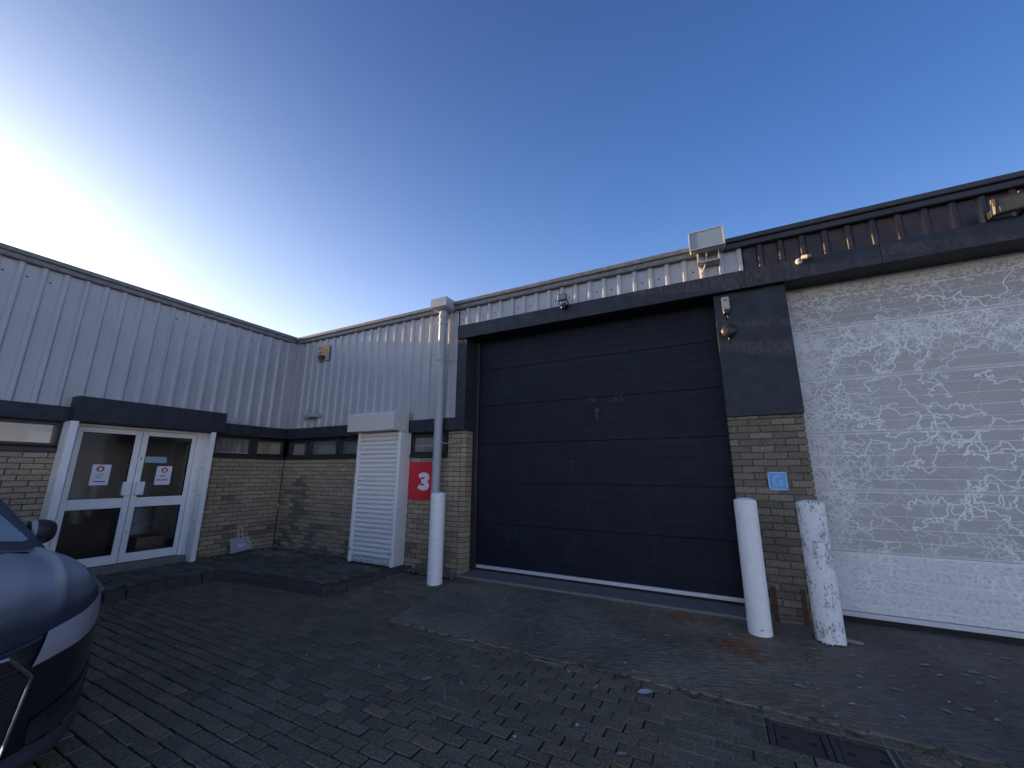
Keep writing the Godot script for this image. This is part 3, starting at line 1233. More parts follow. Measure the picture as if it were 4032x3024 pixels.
func dark_door_image() -> Image:
	# dark paint with dusty runs and bird marks
	var W := 730
	var H := 744
	var im := Image.create(W, H, false, Image.FORMAT_RGB8)
	var n1 := noise(2.0, 91, 5)
	var n2 := noise(30.0, 92, 3)
	var n3 := noise(1.0, 93, 3)
	for py in H:
		var y := 3.76 - 0.005 * py
		for px in W:
			var x := 4.60 + 0.005 * px
			var a := n1.get_noise_2d(x, y)
			var f := n2.get_noise_2d(x, y)
			var k := 1.0 + 0.22 * a + 0.30 * f
			# rain has left faint dusty runs down the panels
			var run := smoothstep(0.05, 0.45, n3.get_noise_2d(x * 9.0, y * 0.7)) * smoothstep(-0.2, 0.3, a)
			var c := Vector3(0.0120, 0.0152, 0.0260).lerp(Vector3(0.0185, 0.0215, 0.032), run * 0.7)
			c *= k
			im.set_pixel(px, py, Color(c.x, c.y, c.z).linear_to_srgb())
	var r := RandomNumberGenerator.new()
	r.seed = 12
	for q in [[6.55, 2.50, 16, 0.03], [6.9, 2.50, 26, 0.06], [6.60, 2.30, 40, 0.022], [6.45, 2.05, 8, 0.02], [7.2, 2.1, 5, 0.02], [6.2, 1.62, 5, 0.02]]:
		for i in q[2]:
			var cx := int((q[0] + r.randfn(0, q[3]) - 4.6) / 0.005)
			var cy := int((3.76 - q[1] + r.randfn(0, q[3] * (2.6 if q[2] == 40 else 0.5))) / 0.005)
			for dx in r.randi_range(1, 3):
				for dy in r.randi_range(1, 5):
					if cx + dx > 0 and cx + dx < W and cy + dy > 0 and cy + dy < H:
						im.set_pixel(cx + dx, cy + dy, lin(0.07, 0.07, 0.085) if r.randf() < 0.8 else lin(0.16, 0.16, 0.17))
	return im


func grey_door_image() -> Image:
	# pale paint under a film of grime that snails have grazed into winding bright trails
	var W := 1080
	var H := 1500
	var ext := 2.7
	var clean := PackedFloat32Array()
	clean.resize(W * H)
	var r := RandomNumberGenerator.new()
	r.seed = 4242
	var sc := W / ext
	var walk := func(x: float, y: float, head: float, steps: int, width: float, strength: float, wob: float, drift: float) -> void:
		var px := (x - 8.9) * sc
		var py := (3.75 - y) * sc
		var h := head
		var left := 0
		for i in steps:
			# crawls straight for a little, then kinks, while it keeps its general course
			if left <= 0:
				left = r.randi_range(1, 4)
				h = lerp_angle(h + r.randfn(0.0, wob), head, drift)
			left -= 1
			for sub in 2:
				px += cos(h) * 1.6
				py += sin(h) * 1.6
				var w := int(ceil(width))
				for dy in range(-w, w + 1):
					for dx in range(-w, w + 1):
						var d := sqrt(float(dx * dx + dy * dy))
						if d > width:
							continue
						var qx := int(px) + dx
						var qy := int(py) + dy
						if qx < 0 or qy < 0 or qx >= W or qy >= H:
							continue
						var s := strength * (1.0 if d < width - 1.0 else 0.55)
						var id := qy * W + qx
						if clean[id] < s:
							clean[id] = s
	# left margin: grazed almost bare, thinning out to the right
	for i in 330:
		walk.call(8.98 + absf(r.randfn(0.0, 0.13)), r.randf_range(0.12, 3.08), r.randf_range(0, TAU), r.randi_range(25, 70), r.randf_range(1.2, 2.0), r.randf_range(0.5, 0.85), 1.0, 0.05)
	for i in 90:
		walk.call(9.15 + absf(r.randfn(0.0, 0.22)), r.randf_range(0.3, 3.0), r.randf_range(0, TAU), r.randi_range(40, 120), r.randf_range(1.4, 2.2), r.randf_range(0.6, 0.9), 0.95, 0.12)
	# the second panel from the top: a dense tangle of crossing roads
	for i in 120:
		walk.call(r.randf_range(9.0, 11.5), 3.04 - absf(r.randfn(0.0, 0.16)), r.randf_range(-0.35, 0.35) + (PI if r.randf() < 0.5 else 0.0), r.randi_range(60, 170), r.randf_range(1.2, 2.2), r.randf_range(0.5, 0.95), 1.3, 0.18)
	# lower right of the fifth panel
	for i in 34:
		walk.call(r.randf_range(9.7, 11.0), r.randf_range(0.72, 1.0), r.randf_range(-0.5, 0.5), r.randi_range(40, 110), r.randf_range(1.5, 2.3), r.randf_range(0.6, 0.9), 0.95, 0.18)
	# left clump of the top panel
	for i in 16:
		walk.call(r.randf_range(9.08, 9.4), r.randf_range(3.16, 3.34), r.randf_range(0, TAU), r.randi_range(30, 60), 1.6, 0.75, 1.1, 0.05)
	# long single roads
	for q in [[10.15, 3.27, -0.1, 420], [9.5, 1.95, -0.62, 260], [9.62, 2.35, -0.35, 420], [9.25, 2.05, 0.3, 380], [10.2, 2.9, 1.5, 190], [10.45, 2.45, 1.4, 200], [10.7, 2.8, 1.9, 200], [9.9, 2.95, 1.55, 260], [9.7, 1.55, -0.1, 330], [9.8, 1.50, -0.55, 300], [10.3, 1.52, -0.35, 330], [10.35, 1.45, 1.9, 160], [9.7, 1.15, 0.05, 380], [10.15, 1.2, 0.1, 340], [9.75, 0.95, -0.2, 300], [10.4, 1.65, -0.7, 220], [10.9, 2.2, 1.2, 240], [9.95, 2.1, 0.9, 180], [10.1, 0.62, 0.2, 300], [10.3, 0.55, 0.25, 280], [9.4, 2.45, 1.6, 300], [10.8, 1.6, 2.6, 240], [9.55, 2.9, 1.45, 300], [9.3, 1.7, 0.1, 260]]:
		walk.call(q[0], q[1], q[2], q[3], r.randf_range(2.0, 2.8), r.randf_range(0.75, 0.95), 1.25, 0.24)
		for br in 2:
			walk.call(q[0] + r.randf_range(-0.3, 0.3), q[1] + r.randf_range(-0.15, 0.15), q[2] + r.randf_range(-1.4, 1.4), r.randi_range(50, 130), 1.4, 0.5, 0.9, 0.2)
	var n1 := noise(1.6, 95, 5)
	var n2 := noise(9.0, 96, 4)
	var n3 := noise(38.0, 97, 3)
	var n4 := noise(20.0, 98, 3)
	var im := Image.create(W, H, false, Image.FORMAT_RGB8)
	var joints := [0.054, 0.672, 1.287, 1.90, 2.507, 3.113, 3.72]
	for py in H:
		var y := 3.75 - py / sc
		var p := 0
		while p < 5 and y > joints[p + 1]:
			p += 1
		var lo: float = joints[p]
		var hh: float = joints[p + 1] - lo
		var within := (y - lo) / hh
		var rib := absf(fposmod(within * 5.0, 1.0) - 0.5) # 0.5 at grooves
		for px in W:
			var x := 8.9 + px / sc
			var a := n1.get_noise_2d(x, y)
			var f := n2.get_noise_2d(x, y)
			var t := n3.get_noise_2d(x, y)
			var film := Vector3(0.44, 0.43, 0.40)
			var bare := Vector3(0.90, 0.885, 0.86)
			film *= 1.0 + 0.10 * a + 0.08 * t
			if p == 5:
				# algae on the top panel, thinning in blotches above
				var fm := n4.get_noise_2d(x, y)
				var alg := smoothstep(-0.15, 0.40, 0.26 - (y - 3.44) * 2.6 + 0.45 * f + 0.75 * fm + 0.2 * a)
				film = Vector3(0.62, 0.60, 0.55).lerp(Vector3(0.37, 0.355, 0.325) * (1.0 + 0.2 * t), alg)
			elif p == 0:
				var sp := smoothstep(-0.05, 0.25, n4.get_noise_2d(x, y * 1.4) + 0.4 * f - 0.12)
				film = film.lerp(bare * 0.95, 0.35 + 0.3 * (1.0 - sp))
			var q := clean[py * W + px]
			# wiped margins beside the frame, the joints and the grooves
			q = maxf(q, 0.75 * smoothstep(9.04, 8.98, x + 0.02 * f))
			q = maxf(q, 0.6 * smoothstep(0.035, 0.0, minf(within, 1.0 - within) * hh + 0.01 * f))
			if rib > 0.475:
				q = maxf(q, 0.62 + 0.3 * f)
			var c := film.lerp(bare, clampf(q, 0.0, 1.0))
			im.set_pixel(px, py, Color(c.x, c.y, c.z).linear_to_srgb())
	return im


# ---------------------------------------------------------------- warehouse unit with the dark door (faces +z)
func warehouse() -> void:
	var b := thing("warehouse_unit", "warehouse unit with grey ribbed cladding, dark sectional door and white roller shutter", "building")
	var spare := Geo.new()
	var gr := noise(1.0, 82, 3)
	var dirty := func(s: float, y: float) -> float:
		var k := smoothstep(0.1, 0.7, gr.get_noise_2d(s * 1.5, y * 1.5) + (0.55 - y) * 0.9)
		# dark weep below the overflow stub and in the corner
		k = maxf(k, smoothstep(1.0, 0.4, Vector2((s - 0.55) / 0.42, (y - 0.85) / 0.75).length() + 0.5 * gr.get_noise_2d(s * 4.0, y * 4.0)))
		return k * 0.9
	for q in [[3.405, 4.545, -0.15, 1.688, 0.02], [4.20, 4.545, 1.69, 2.108, 0.155], [0.0, 2.44, -0.15, 1.688, 0.11]]:
		var g := Geo.new()
		g.span(q[0], q[1] - (0.008 if q[1] > 3.0 else 0.0), q[2], q[3], -0.19 if q[1] > 3.0 else -0.11, -0.012)
		var w := part("brick_wall", g, M.mortar, b)
		var far := 4.545 - 0.215 * 0.5
		if q[1] > 3.0:
			# corner bricks go round into the door reveal
			bricks(w, Vector3.ZERO, Vector3(1, 0, 0), Vector3(0, 0, 1), q[0], 4.43, maxf(q[2], -0.035), q[3], 0.1, q[4], dirty, spare, 300)
			bricks(w, Vector3(0.005, 0, 0), Vector3(1, 0, 0), Vector3(0, 0, 1), 4.435, 4.541, maxf(q[2], -0.035), q[3], 0.19, 0.0, dirty, spare, 300)
		else:
			bricks(w, Vector3.ZERO, Vector3(1, 0, 0), Vector3(0, 0, 1), q[0], q[1], -0.035, q[3], 0.1, q[4], dirty, spare, 300)
	if spare.v.size():
		part("far_bricks", spare, M.brick_field, b).set_meta("kind", "stuff")
	# strip windows
	for seg in [[0.026, 2.44], [3.405, 4.20]]:
		var g := Geo.new()
		g.cspan(seg[0], seg[1], 1.69, 1.752, -0.09, 0.025, 0.004)
		part("sill", g, M.frame_dark, b)
		g = Geo.new()
		g.span(seg[0], seg[1], 2.10, 2.135, -0.11, -0.018)
		part("window_head", g, M.frame_dark, b)
	strip_light(b, "x", 0.15, 0.585, 1.79, 2.035, M.obscured, false)
	strip_light(b, "x", 0.775, 1.505, 1.79, 2.06, M.obscured, false)
	strip_light(b, "x", 1.645, 2.36, 1.79, 2.035, M.obscured, false)
	strip_light(b, "x", 3.44, 4.06, 1.79, 2.04, M.litter_pale, false)
	for q in [[0.03, 0.115], [0.62, 0.74], [1.54, 1.61], [2.395, 2.44], [3.405, 3.407], [4.095, 4.198]]:
		var g := Geo.new()
		g.span(q[0], q[1], 1.752, 2.10, -0.1, -0.026)
		part("mullion", g, M.frame_dark, b)
	var g := Geo.new()
	g.cspan(3.44, 4.06, 1.885, 1.90, -0.076, -0.062, 0.002)
	part("glazing_bar", g, M.white_frame, b)
	# fascia and corner flashing
	g = Geo.new()
	g.cspan(0.088, 4.553, 2.112, 2.322, -0.1, 0.085, 0.005)
	part("fascia", g, M.trim_dark, b)
	g = Geo.new()
	g.cspan(0.0, 0.212, 2.326, 4.184, 0.03, 0.076, 0.003)
	part("corner_flashing", g, M.flashing_grey, b)
	# ribbed sheets
	var x := 0.2
	while x < 4.3:
		var w := minf(1.06, 4.362 - x)
		sheet("cladding_sheet", b, M.cladding_grey, 0.0, w - 0.002, 2.324, 4.20, 0.204, Vector3(x, 0, 0.03), 0.0)
		x += w
	x = 4.364
	while x < 8.5:
		var w := minf(1.06, 8.583 - x)
		sheet("cladding_sheet", b, M.cladding_grey, 0.0, w - 0.002, 3.86, 4.20, 0.0, Vector3(x, 0, 0.028), 0.0)
		x += w
	screws(b, "x")
	for i in 18:
		if i % 3 == 1:
			continue
		var s := Geo.new()
		s.lathe(Vector3(4.42 + i * 0.212, 4.0 + 0.01 * (i % 2), 0.029), Vector3(0, 0, 1), [[0.013, 0.0], [0.013, 0.003], [0.008, 0.004], [0.008, 0.010], [0.0, 0.011]], 8)
		part("screw", s, M.screw_dark, b)
	eave("gutter", b, M.gutter_grey, Vector3(0.0, 0, 0), Vector3(8.40, 0, 0), Vector3(0, 0, 1))
	# dark surround of the big door
	g = Geo.new()
	g.cspan(4.366, 4.552, 2.324, 3.632, 0.0, 0.078, 0.004)
	g.span(4.47, 4.549, 2.10, 3.70, -0.25, 0.0)
	part("door_surround", g, M.trim_dark, b)
	g = Geo.new()
	g.cspan(4.382, 8.583, 3.634, 3.868, 0.082, 0.112, 0.004)
	part("door_fascia", g, M.trim_dark, b)
	g = Geo.new()
	g.span(4.385, 8.58, 3.648, 3.69, -0.30, 0.081)
	g.span(4.385, 8.58, 3.69, 3.86, -0.30, -0.01)
	part("soffit", g, M.trim_dark, b)
	g = Geo.new()
	g.cspan(4.551, 4.635, 0.006, 3.647, -0.245, -0.195, 0.004)
	part("door_track", g, M.frame_dark, b)
	# sectional door
	var dm := painted("door_dark", dark_door_image(), 0.5, 0.28)
	var uvd := func(p: Vector3) -> Vector2: return Vector2((p.x - 4.60) / 3.65, (3.76 - p.y) / 3.72)
	var door := Node3D.new()
	door.name = "sectional_door"
	door.set_meta("label", "closed dark blue-grey sectional door of wide ribbed panels")
	b.add_child(door)
	var joints := [0.088, 0.69, 1.30, 1.905, 2.52, 3.135, 3.745]
	for i in 6:
		part("panel", door_panel(4.622, 8.25, joints[i], joints[i + 1], -0.248, 5), dm, door, uvd)
	g = Geo.new()
	g.cspan(4.632, 8.24, 0.040, 0.086, -0.285, -0.238, 0.004)
	part("bottom_rail", g, M.aluminium, door)
	g = Geo.new()
	g.span(4.632, 8.24, 0.007, 0.039, -0.285, -0.262)
	part("rubber_seal", g, M.rubber, door)
	g = Geo.new()
	g.cspan(4.556, 8.222, -0.2, 0.006, -0.34, 0.16, 0.012)
	part("threshold", g, M.sill_concrete, b)
	# inner leaf, roof, rear
	g = Geo.new()
	g.span(-0.1, 4.46, -0.15, 4.2, -0.32, -0.2)
	g.span(0.0, 2.45, -0.15, 4.2, -0.2, -0.115)
	g.span(2.45, 4.2, 1.69, 4.2, -0.2, -0.115)
	g.span(4.47, 8.57, -0.15, 4.2, -0.5, -0.36)
	g.span(4.47, 8.57, 3.87, 4.2, -0.36, -0.01)
	part("inner_wall", g, M.core, b)
	g = Geo.new()
	g.span(-12.0, 8.58, 4.205, 4.30, -12.0, -0.004)
	part("roof", g, M.roof_sheet, b)
	g = Geo.new()
	g.span(-12.0, 8.58, -0.15, 4.2, -12.0, -11.8)
	g.span(-12.0, -11.8, -0.15, 4.2, -11.8, 0.0)
	part("rear_wall", g, M.core, b)
	# ---- side door behind a white roller shutter
	var sh := Node3D.new()
	sh.name = "roller_shutter"
	sh.set_meta("label", "closed white slatted roller shutter with a rusty bottom rail")
	b.add_child(sh)
	g = Geo.new()
	g.cspan(2.428, 2.45, 0.0, 2.118, 0.0, 0.20, 0.003)
	g.cspan(3.392, 3.413, 0.0, 2.118, 0.0, 0.255, 0.003)
	g.span(2.45, 3.392, 0.0, 2.118, 0.0, 0.05)
	part("sleeve", g, M.white_shutter, sh)
	for q in [[2.415, 2.470], [3.345, 3.40]]:
		g = Geo.new()
		g.cspan(q[0], q[1], 0.0, 2.135, 0.205, 0.262, 0.004)
		part("guide", g, M.white_shutter, sh)
	var slat := Geo.new()
	var prof := [Vector2(0.0, -0.034), Vector2(0.010, -0.034), Vector2(0.011, 0.008), Vector2(0.026, 0.0115), Vector2(0.044, 0.009), Vector2(0.064, 0.001), Vector2(0.0752, -0.034)]
	for i in prof.size() - 1:
		var p: Vector2 = prof[i]
		var q: Vector2 = prof[i + 1]
		slat.quad(Vector3(0, p.x, p.y), Vector3(0.874, p.x, p.y), Vector3(0.874, q.x, q.y), Vector3(0, q.x, q.y))
	var smesh := slat.mesh()
	smesh.surface_set_material(0, M.white_shutter)
	for i in 27:
		var o := MeshInstance3D.new()
		o.name = "slat"
		o.mesh = smesh
		o.position = Vector3(2.471, 0.098 + i * 0.0752, 0.222 + 0.0015 * sin(i * 2.3))
		sh.add_child(o, true)
	var rail_im := Image.create(256, 64, false, Image.FORMAT_RGB8)
	var rn := noise(0.05, 85, 4)
	for py in 64:
		for px in 256:
			var k := smoothstep(0.05, 0.3, rn.get_noise_2d(px, py * 1.6) + (py - 40) * 0.008)
			var c := Vector3(0.62, 0.62, 0.61).lerp(Vector3(0.20, 0.16, 0.12), k)
			rail_im.set_pixel(px, py, Color(c.x, c.y, c.z).linear_to_srgb())
	g = Geo.new()
	g.cspan(2.472, 3.344, 0.006, 0.096, 0.214, 0.236, 0.004)
	part("bottom_rail", g, painted("rusty_rail", rail_im, 0.6), sh, func(p: Vector3) -> Vector2: return Vector2((p.x - 2.47) / 0.88, (0.1 - p.y) / 0.1))
	for q in [2.458, 3.36]:
		g = Geo.new()
		g.lathe(Vector3(q, 0.20, 0.262), Vector3(0, 0, 1), [[0.022, 0.0], [0.022, 0.018], [0.016, 0.024], [0.0, 0.025]], 14)
		part("pin_lock", g, M.cream_plastic, sh)
	g = Geo.new()
	g.cspan(2.425, 2.452, 1.44, 1.57, 0.262, 0.274, 0.003)
	part("key_switch", g, M.steel, sh)
	for y in [0.18, 0.85, 1.45, 1.98]:
		g = Geo.new()
		g.lathe(Vector3(3.413, y, 0.17), Vector3(1, 0, 0), [[0.008, 0.0], [0.007, 0.004], [0.0, 0.005]], 8)
		part("bolt", g, M.screw_dark, sh)
	# housing: a box with a chamfered top front
	g = Geo.new()
	var hp := PackedVector2Array([Vector2(0.10, 2.135), Vector2(0.45, 2.135), Vector2(0.45, 2.405), Vector2(0.40, 2.45), Vector2(0.10, 2.46)])
	g.prism(hp, Vector3(3.42, 0, 0), Vector3(0, 0, 1), Vector3(0, 1, 0), 1.075)
	part("housing", g, M.cream_box, sh)
	g = Geo.new()
	g.cspan(3.422, 3.430, 2.11, 2.475, 0.10, 0.20, 0.002)
	part("end_plate", g, M.cream_box, sh)
	for q in [[2.35, 0.31], [2.35, 0.35], [2.325, 0.33]]:
		g = Geo.new()
		g.lathe(Vector3(3.42, q[0], q[1]), Vector3(1, 0, 0), [[0.007, 0.0], [0.006, 0.004], [0.0, 0.005]], 8)
		part("rivet", g, M.screw_dark, sh)


# ---------------------------------------------------------------- neighbouring unit with the pale door
func neighbour() -> void:
	var b := thing("neighbouring_unit", "neighbouring unit with dark brown ribbed cladding and a pale snail-grazed sectional door", "building", Vector3(8.6, 0, 0))
	var spare := Geo.new()
	var gr := noise(1.2, 83, 3)
	var dirty := func(s: float, y: float) -> float:
		return 1.0 + 0.0 * smoothstep(0.0, 0.6, gr.get_noise_2d(s * 1.6, y * 1.3) + (0.55 - y) * 0.8 + smoothstep(1.85, 2.1, y) * 0.7)
	var g := Geo.new()
	g.span(8.237, 8.953, -0.15, 2.104, -0.2, -0.012)
	var w := part("brick_pier", g, M.mortar, b)
	bricks(w, Vector3.ZERO, Vector3(1, 0, 0), Vector3(0, 0, 1), 8.225, 8.965, -0.035, 2.102, 0.1, 0.09, dirty, spare, 300)
	g = Geo.new()
	g.cspan(8.222, 8.972, 2.106, 3.647, -0.25, 0.03, 0.004)
	part("pier_panel", g, M.trim_dark, b)
	for q in [[8.587, 9.834], [9.838, 12.9]]:
		g = Geo.new()
		g.cspan(q[0], q[1], 3.634, 3.868, 0.082, 0.112, 0.004)
		part("door_fascia", g, M.trim_dark, b)
	g = Geo.new()
	g.span(8.587, 12.9, 3.648, 3.69, -0.30, 0.081)
	g.span(8.587, 12.9, 3.69, 3.86, -0.30, -0.01)
	part("soffit", g, M.trim_dark, b)
	var x := 8.585
	while x < 12.8:
		var ww := minf(1.06, 12.9 - x)
		sheet("cladding_sheet", b, M.cladding_brown, 0.0, ww - 0.002, 3.86, 4.20, 0.02, Vector3(x, 0, 0.028), 0.0)
		x += ww
	eave("gutter", b, M.gutter_dark, Vector3(8.402, 0, 0), Vector3(13.0, 0, 0), Vector3(0, 0, 1))
	var gm := painted("door_grazed", grey_door_image(), 0.5)
	var uvd := func(p: Vector3) -> Vector2: return Vector2((p.x - 8.9) / 2.7, (3.75 - p.y) / 3.75)
	var door := Node3D.new()
	door.name = "sectional_door"
	door.set_meta("label", "closed pale grey sectional door covered in winding snail trails")
	b.add_child(door)
	var joints := [0.10, 0.672, 1.287, 1.90, 2.507, 3.113, 3.72]
	for i in 6:
		part("panel", door_panel(8.94, 12.6, joints[i], joints[i + 1], -0.248, 5), gm, door, uvd)
	g = Geo.new()
	g.cspan(8.95, 12.59, 0.050, 0.098, -0.285, -0.238, 0.004)
	part("bottom_rail", g, M.aluminium, door)
	g = Geo.new()
	g.span(8.95, 12.59, 0.0, 0.049, -0.285, -0.262)
	part("rubber_seal", g, M.rubber, door)
	g = Geo.new()
	g.span(8.57, 13.0, -0.15, 4.2, -0.5, -0.36)
	g.span(8.57, 13.0, 3.87, 4.2, -0.36, -0.01)
	g.span(12.62, 13.0, -0.15, 3.64, -0.36, 0.0)
	part("inner_wall", g, M.core, b)
	g = Geo.new()
	g.span(8.584, 13.0, 4.205, 4.30, -12.0, -0.004)
	part("roof", g, M.roof_sheet, b)
	g = Geo.new()
	g.span(8.584, 13.0, -0.15, 4.2, -12.0, -11.8)
	g.span(12.8, 13.0, -0.15, 4.2, -11.8, -0.5)
	part("rear_wall", g, M.core, b)


# ---------------------------------------------------------------- lettering
func letters(text: String, size: float, depth: float, m: Material, weight := 700) -> MeshInstance3D:
	var f := SystemFont.new()
	f.font_names = PackedStringArray(["Droid Sans"])
	f.font_weight = weight
	var t := TextMesh.new()
	t.text = text
	t.font = f
	t.font_size = 64
	t.pixel_size = size / 46.0
	t.depth = depth
	t.curve_step = 1.0
	t.material = m
	var o := MeshInstance3D.new()
	o.name = "lettering"
	o.mesh = t
	return o


func oval_poly(rx: float, ry: float, n: int, turn := 0.0) -> PackedVector2Array:
	var p := PackedVector2Array()
	for i in n:
		var a := TAU * i / n + turn
		p.append(Vector2(cos(a) * rx, sin(a) * ry))
	return p


# ---------------------------------------------------------------- things fixed to the walls
func fittings() -> void:
	var X := Vector3(1, 0, 0)
	var Y := Vector3(0, 1, 0)
	var Z := Vector3(0, 0, 1)
	var g: Geo
	# ---- yellow alarm box
	var al := thing("alarm_box", "yellow hexagonal alarm box with a dark badge high on the grey cladding", "alarm box", Vector3(0.97, 3.7, 0.07))
	g = Geo.new()
	g.cspan(0.80, 1.135, 3.70, 4.045, 0.07, 0.085, 0.004)
	part("backing_plate", g, M.flashing_grey, al)
	g = Geo.new()
	var hexo := PackedVector2Array([Vector2(-0.11, 0.155), Vector2(0.11, 0.155), Vector2(0.155, 0.03), Vector2(0.10, -0.11), Vector2(-0.10, -0.11), Vector2(-0.155, 0.03)])
	var c := Vector3(0.965, 3.89, 0)
	for i in 6:
		var a := hexo[i]
		var b := hexo[(i + 1) % 6]
		var A0 := c + Vector3(a.x, a.y, 0.085)
		var B0 := c + Vector3(b.x, b.y, 0.085)
		var A1 := c + Vector3(a.x * 0.62, a.y * 0.74, 0.16)
		var B1 := c + Vector3(b.x * 0.62, b.y * 0.74, 0.16)
		g.face([A0, B0, B1, A1], A0 + B0 - c * 2.0 + Vector3(0, 0, 0.2))
	var top := []
	for i in 6:
		top.append(c + Vector3(hexo[i].x * 0.62, hexo[i].y * 0.74, 0.16))
	g.face(top, Z)
	part("cover", g, M.alarm_yellow, al)
	g = Geo.new()
	g.prism(PackedVector2Array([Vector2(-0.10, -0.112), Vector2(0.10, -0.112), Vector2(0.055, -0.175), Vector2(-0.055, -0.175)]), c + Vector3(0, 0, 0.086), X, Y, 0.05)
	part("strobe_lens", g, M.alarm_lens, al)
	g = Geo.new()
	g.cspan(c.x - 0.064, c.x + 0.064, c.y - 0.05, c.y + 0.055, 0.16, 0.164, 0.001)
	var bd := part("badge", g, M.alarm_blue, al)
	var t := letters("ADT", 0.062, 0.004, M.letter_white, 800)
	t.position = Vector3(c.x, c.y, 0.166) - al.position
	bd.add_child(t)

	# ---- short grey flue with a round cowl
	var fl := thing("flue_cowl", "grey flue pipe with a round cowl low on the cladding near the corner", "vent", Vector3(1.0, 2.46, 0.06))
	g = Geo.new()
	g.tube([Vector3(1.02, 2.555, 0.055), Vector3(1.02, 2.555, 0.12), Vector3(0.99, 2.555, 0.16), Vector3(0.93, 2.56, 0.175), Vector3(0.86, 2.565, 0.175)], 0.055, 16)
	part("pipe", g, M.pipe_grey, fl)
	g = Geo.new()
	g.lathe(Vector3(0.88, 2.565, 0.175), Vector3(-1, 0, 0.35), [[0.0, -0.02], [0.085, -0.015], [0.108, 0.02], [0.108, 0.06], [0.09, 0.075], [0.075, 0.055], [0.0, 0.05]], 24, true)
	part("cowl", g, M.pipe_grey, fl)

	# ---- rainwater hopper and downpipe
	var dp := thing("downpipe", "grey round rainwater downpipe with a square hopper beside the dark door", "downpipe", Vector3(4.12, 0, 0.17))
	g = Geo.new()
	var hp := [[3.955, 4.285, 0.075, 0.33, 4.345], [3.955, 4.285, 0.075, 0.33, 4.19], [4.02, 4.235, 0.09, 0.27, 4.155]]
	for i in 2:
		var p: Array = hp[i]
		var q: Array = hp[i + 1]
		var P := [Vector3(p[0], p[4], p[2]), Vector3(p[1], p[4], p[2]), Vector3(p[1], p[4], p[3]), Vector3(p[0], p[4], p[3])]
		var Q := [Vector3(q[0], q[4], q[2]), Vector3(q[1], q[4], q[2]), Vector3(q[1], q[4], q[3]), Vector3(q[0], q[4], q[3])]
		for k in 4:
			g.face([P[k], P[(k + 1) % 4], Q[(k + 1) % 4], Q[k]], (P[k] + P[(k + 1) % 4]) * 0.5 - Vector3(4.12, 4.4, 0.2))
		if i == 0:
			g.face(P, Y)
		else:
			g.face(Q, -Y)
	part("hopper", g, M.flashing_grey, dp)
	g = Geo.new()
	g.tube([Vector3(4.125, 4.16, 0.18), Vector3(4.125, 3.0, 0.18), Vector3(4.125, 1.6, 0.18), Vector3(4.125, -0.04, 0.18)], 0.068, 24)
	part("pipe", g, M.pipe_grey, dp)
	for y in [4.02, 3.9]:
		g = Geo.new()
		g.lathe(Vector3(4.125, y, 0.18), Y, [[0.068, 0.0], [0.079, 0.004], [0.079, 0.03 if y < 4.0 else 0.06], [0.068, 0.035 if y < 4.0 else 0.066]], 24)
		part("socket", g, M.pipe_grey, dp)
	for y in [3.27, 1.9]:
		g = Geo.new()
		g.lathe(Vector3(4.125, y, 0.18), Y, [[0.068, 0.0], [0.078, 0.002], [0.078, 0.028], [0.068, 0.03]], 24)
		g.tube([Vector3(4.19, y + 0.014, 0.17), Vector3(4.26, y + 0.005, 0.12), Vector3(4.33, y + 0.02, 0.075)], 0.006, 6)
		part("bracket", g, M.pipe_grey, dp)

	# ---- red number board
	var rs := thing("number_sign", "square red board with a bold white numeral three beside the downpipe", "sign", Vector3(3.74, 1.01, 0.0))
	g = Geo.new()
	g.cspan(3.438, 4.04, 1.012, 1.618, 0.003, 0.022, 0.002)
	part("board", g, M.sign_red, rs)
	var n3 := [3.629, 1.402, 3.659, 1.427, 3.697, 1.443, 3.742, 1.451, 3.787, 1.447, 3.826, 1.433, 3.853, 1.409, 3.864, 1.375, 3.860, 1.346, 3.839, 1.323, 3.815, 1.311, 3.841, 1.297, 3.861, 1.273, 3.868, 1.244, 3.862, 1.213, 3.842, 1.188, 3.805, 1.171, 3.755, 1.162, 3.704, 1.168, 3.661, 1.184, 3.627, 1.205, 3.668, 1.260, 3.698, 1.246, 3.731, 1.239, 3.762, 1.242, 3.774, 1.255, 3.767, 1.267, 3.741, 1.270, 3.703, 1.273, 3.704, 1.344, 3.742, 1.347, 3.771, 1.352, 3.776, 1.367, 3.760, 1.376, 3.728, 1.376, 3.696, 1.368, 3.673, 1.354]
	var poly := PackedVector2Array()
	for i in range(0, n3.size(), 2):
		poly.append(Vector2(n3[i], n3[i + 1]))
	g = Geo.new()
	g.prism(poly, Vector3(0, 0, 0.0225), X, Y, 0.003)
	part("numeral", g, M.letter_white, rs)

	# ---- faded blue plate on the brick pier
	var bs := thing("letter_plate", "small faded blue plate with a pale letter G screwed to the brick pier", "sign", Vector3(8.64, 1.28, 0.0))
	g = Geo.new()
	g.cspan(8.553, 8.727, 1.285, 1.475, 0.003, 0.009, 0.001)
	part("plate", g, plain("plate_rim", lin(0.42, 0.60, 0.80), 0.5), bs)
	g = Geo.new()
	g.span(8.563, 8.718, 1.297, 1.465, 0.0095, 0.0105)
	part("blue_field", g, plain("plate_blue", lin(0.15, 0.36, 0.68), 0.55), bs)
	t = letters("G", 0.115, 0.001, plain("plate_letter", lin(0.26, 0.48, 0.76), 0.55), 800)
	t.position = Vector3(8.64, 1.381, 0.0118) - bs.position
	bs.add_child(t)
	for q in [[8.565, 1.298], [8.715, 1.298], [8.565, 1.462], [8.715, 1.462]]:
		g = Geo.new()
		g.lathe(Vector3(q[0], q[1], 0.0106), Z, [[0.006, 0.0], [0.005, 0.003], [0.0, 0.0035]], 8)
		part("screw", g, M.screw_dark, bs)

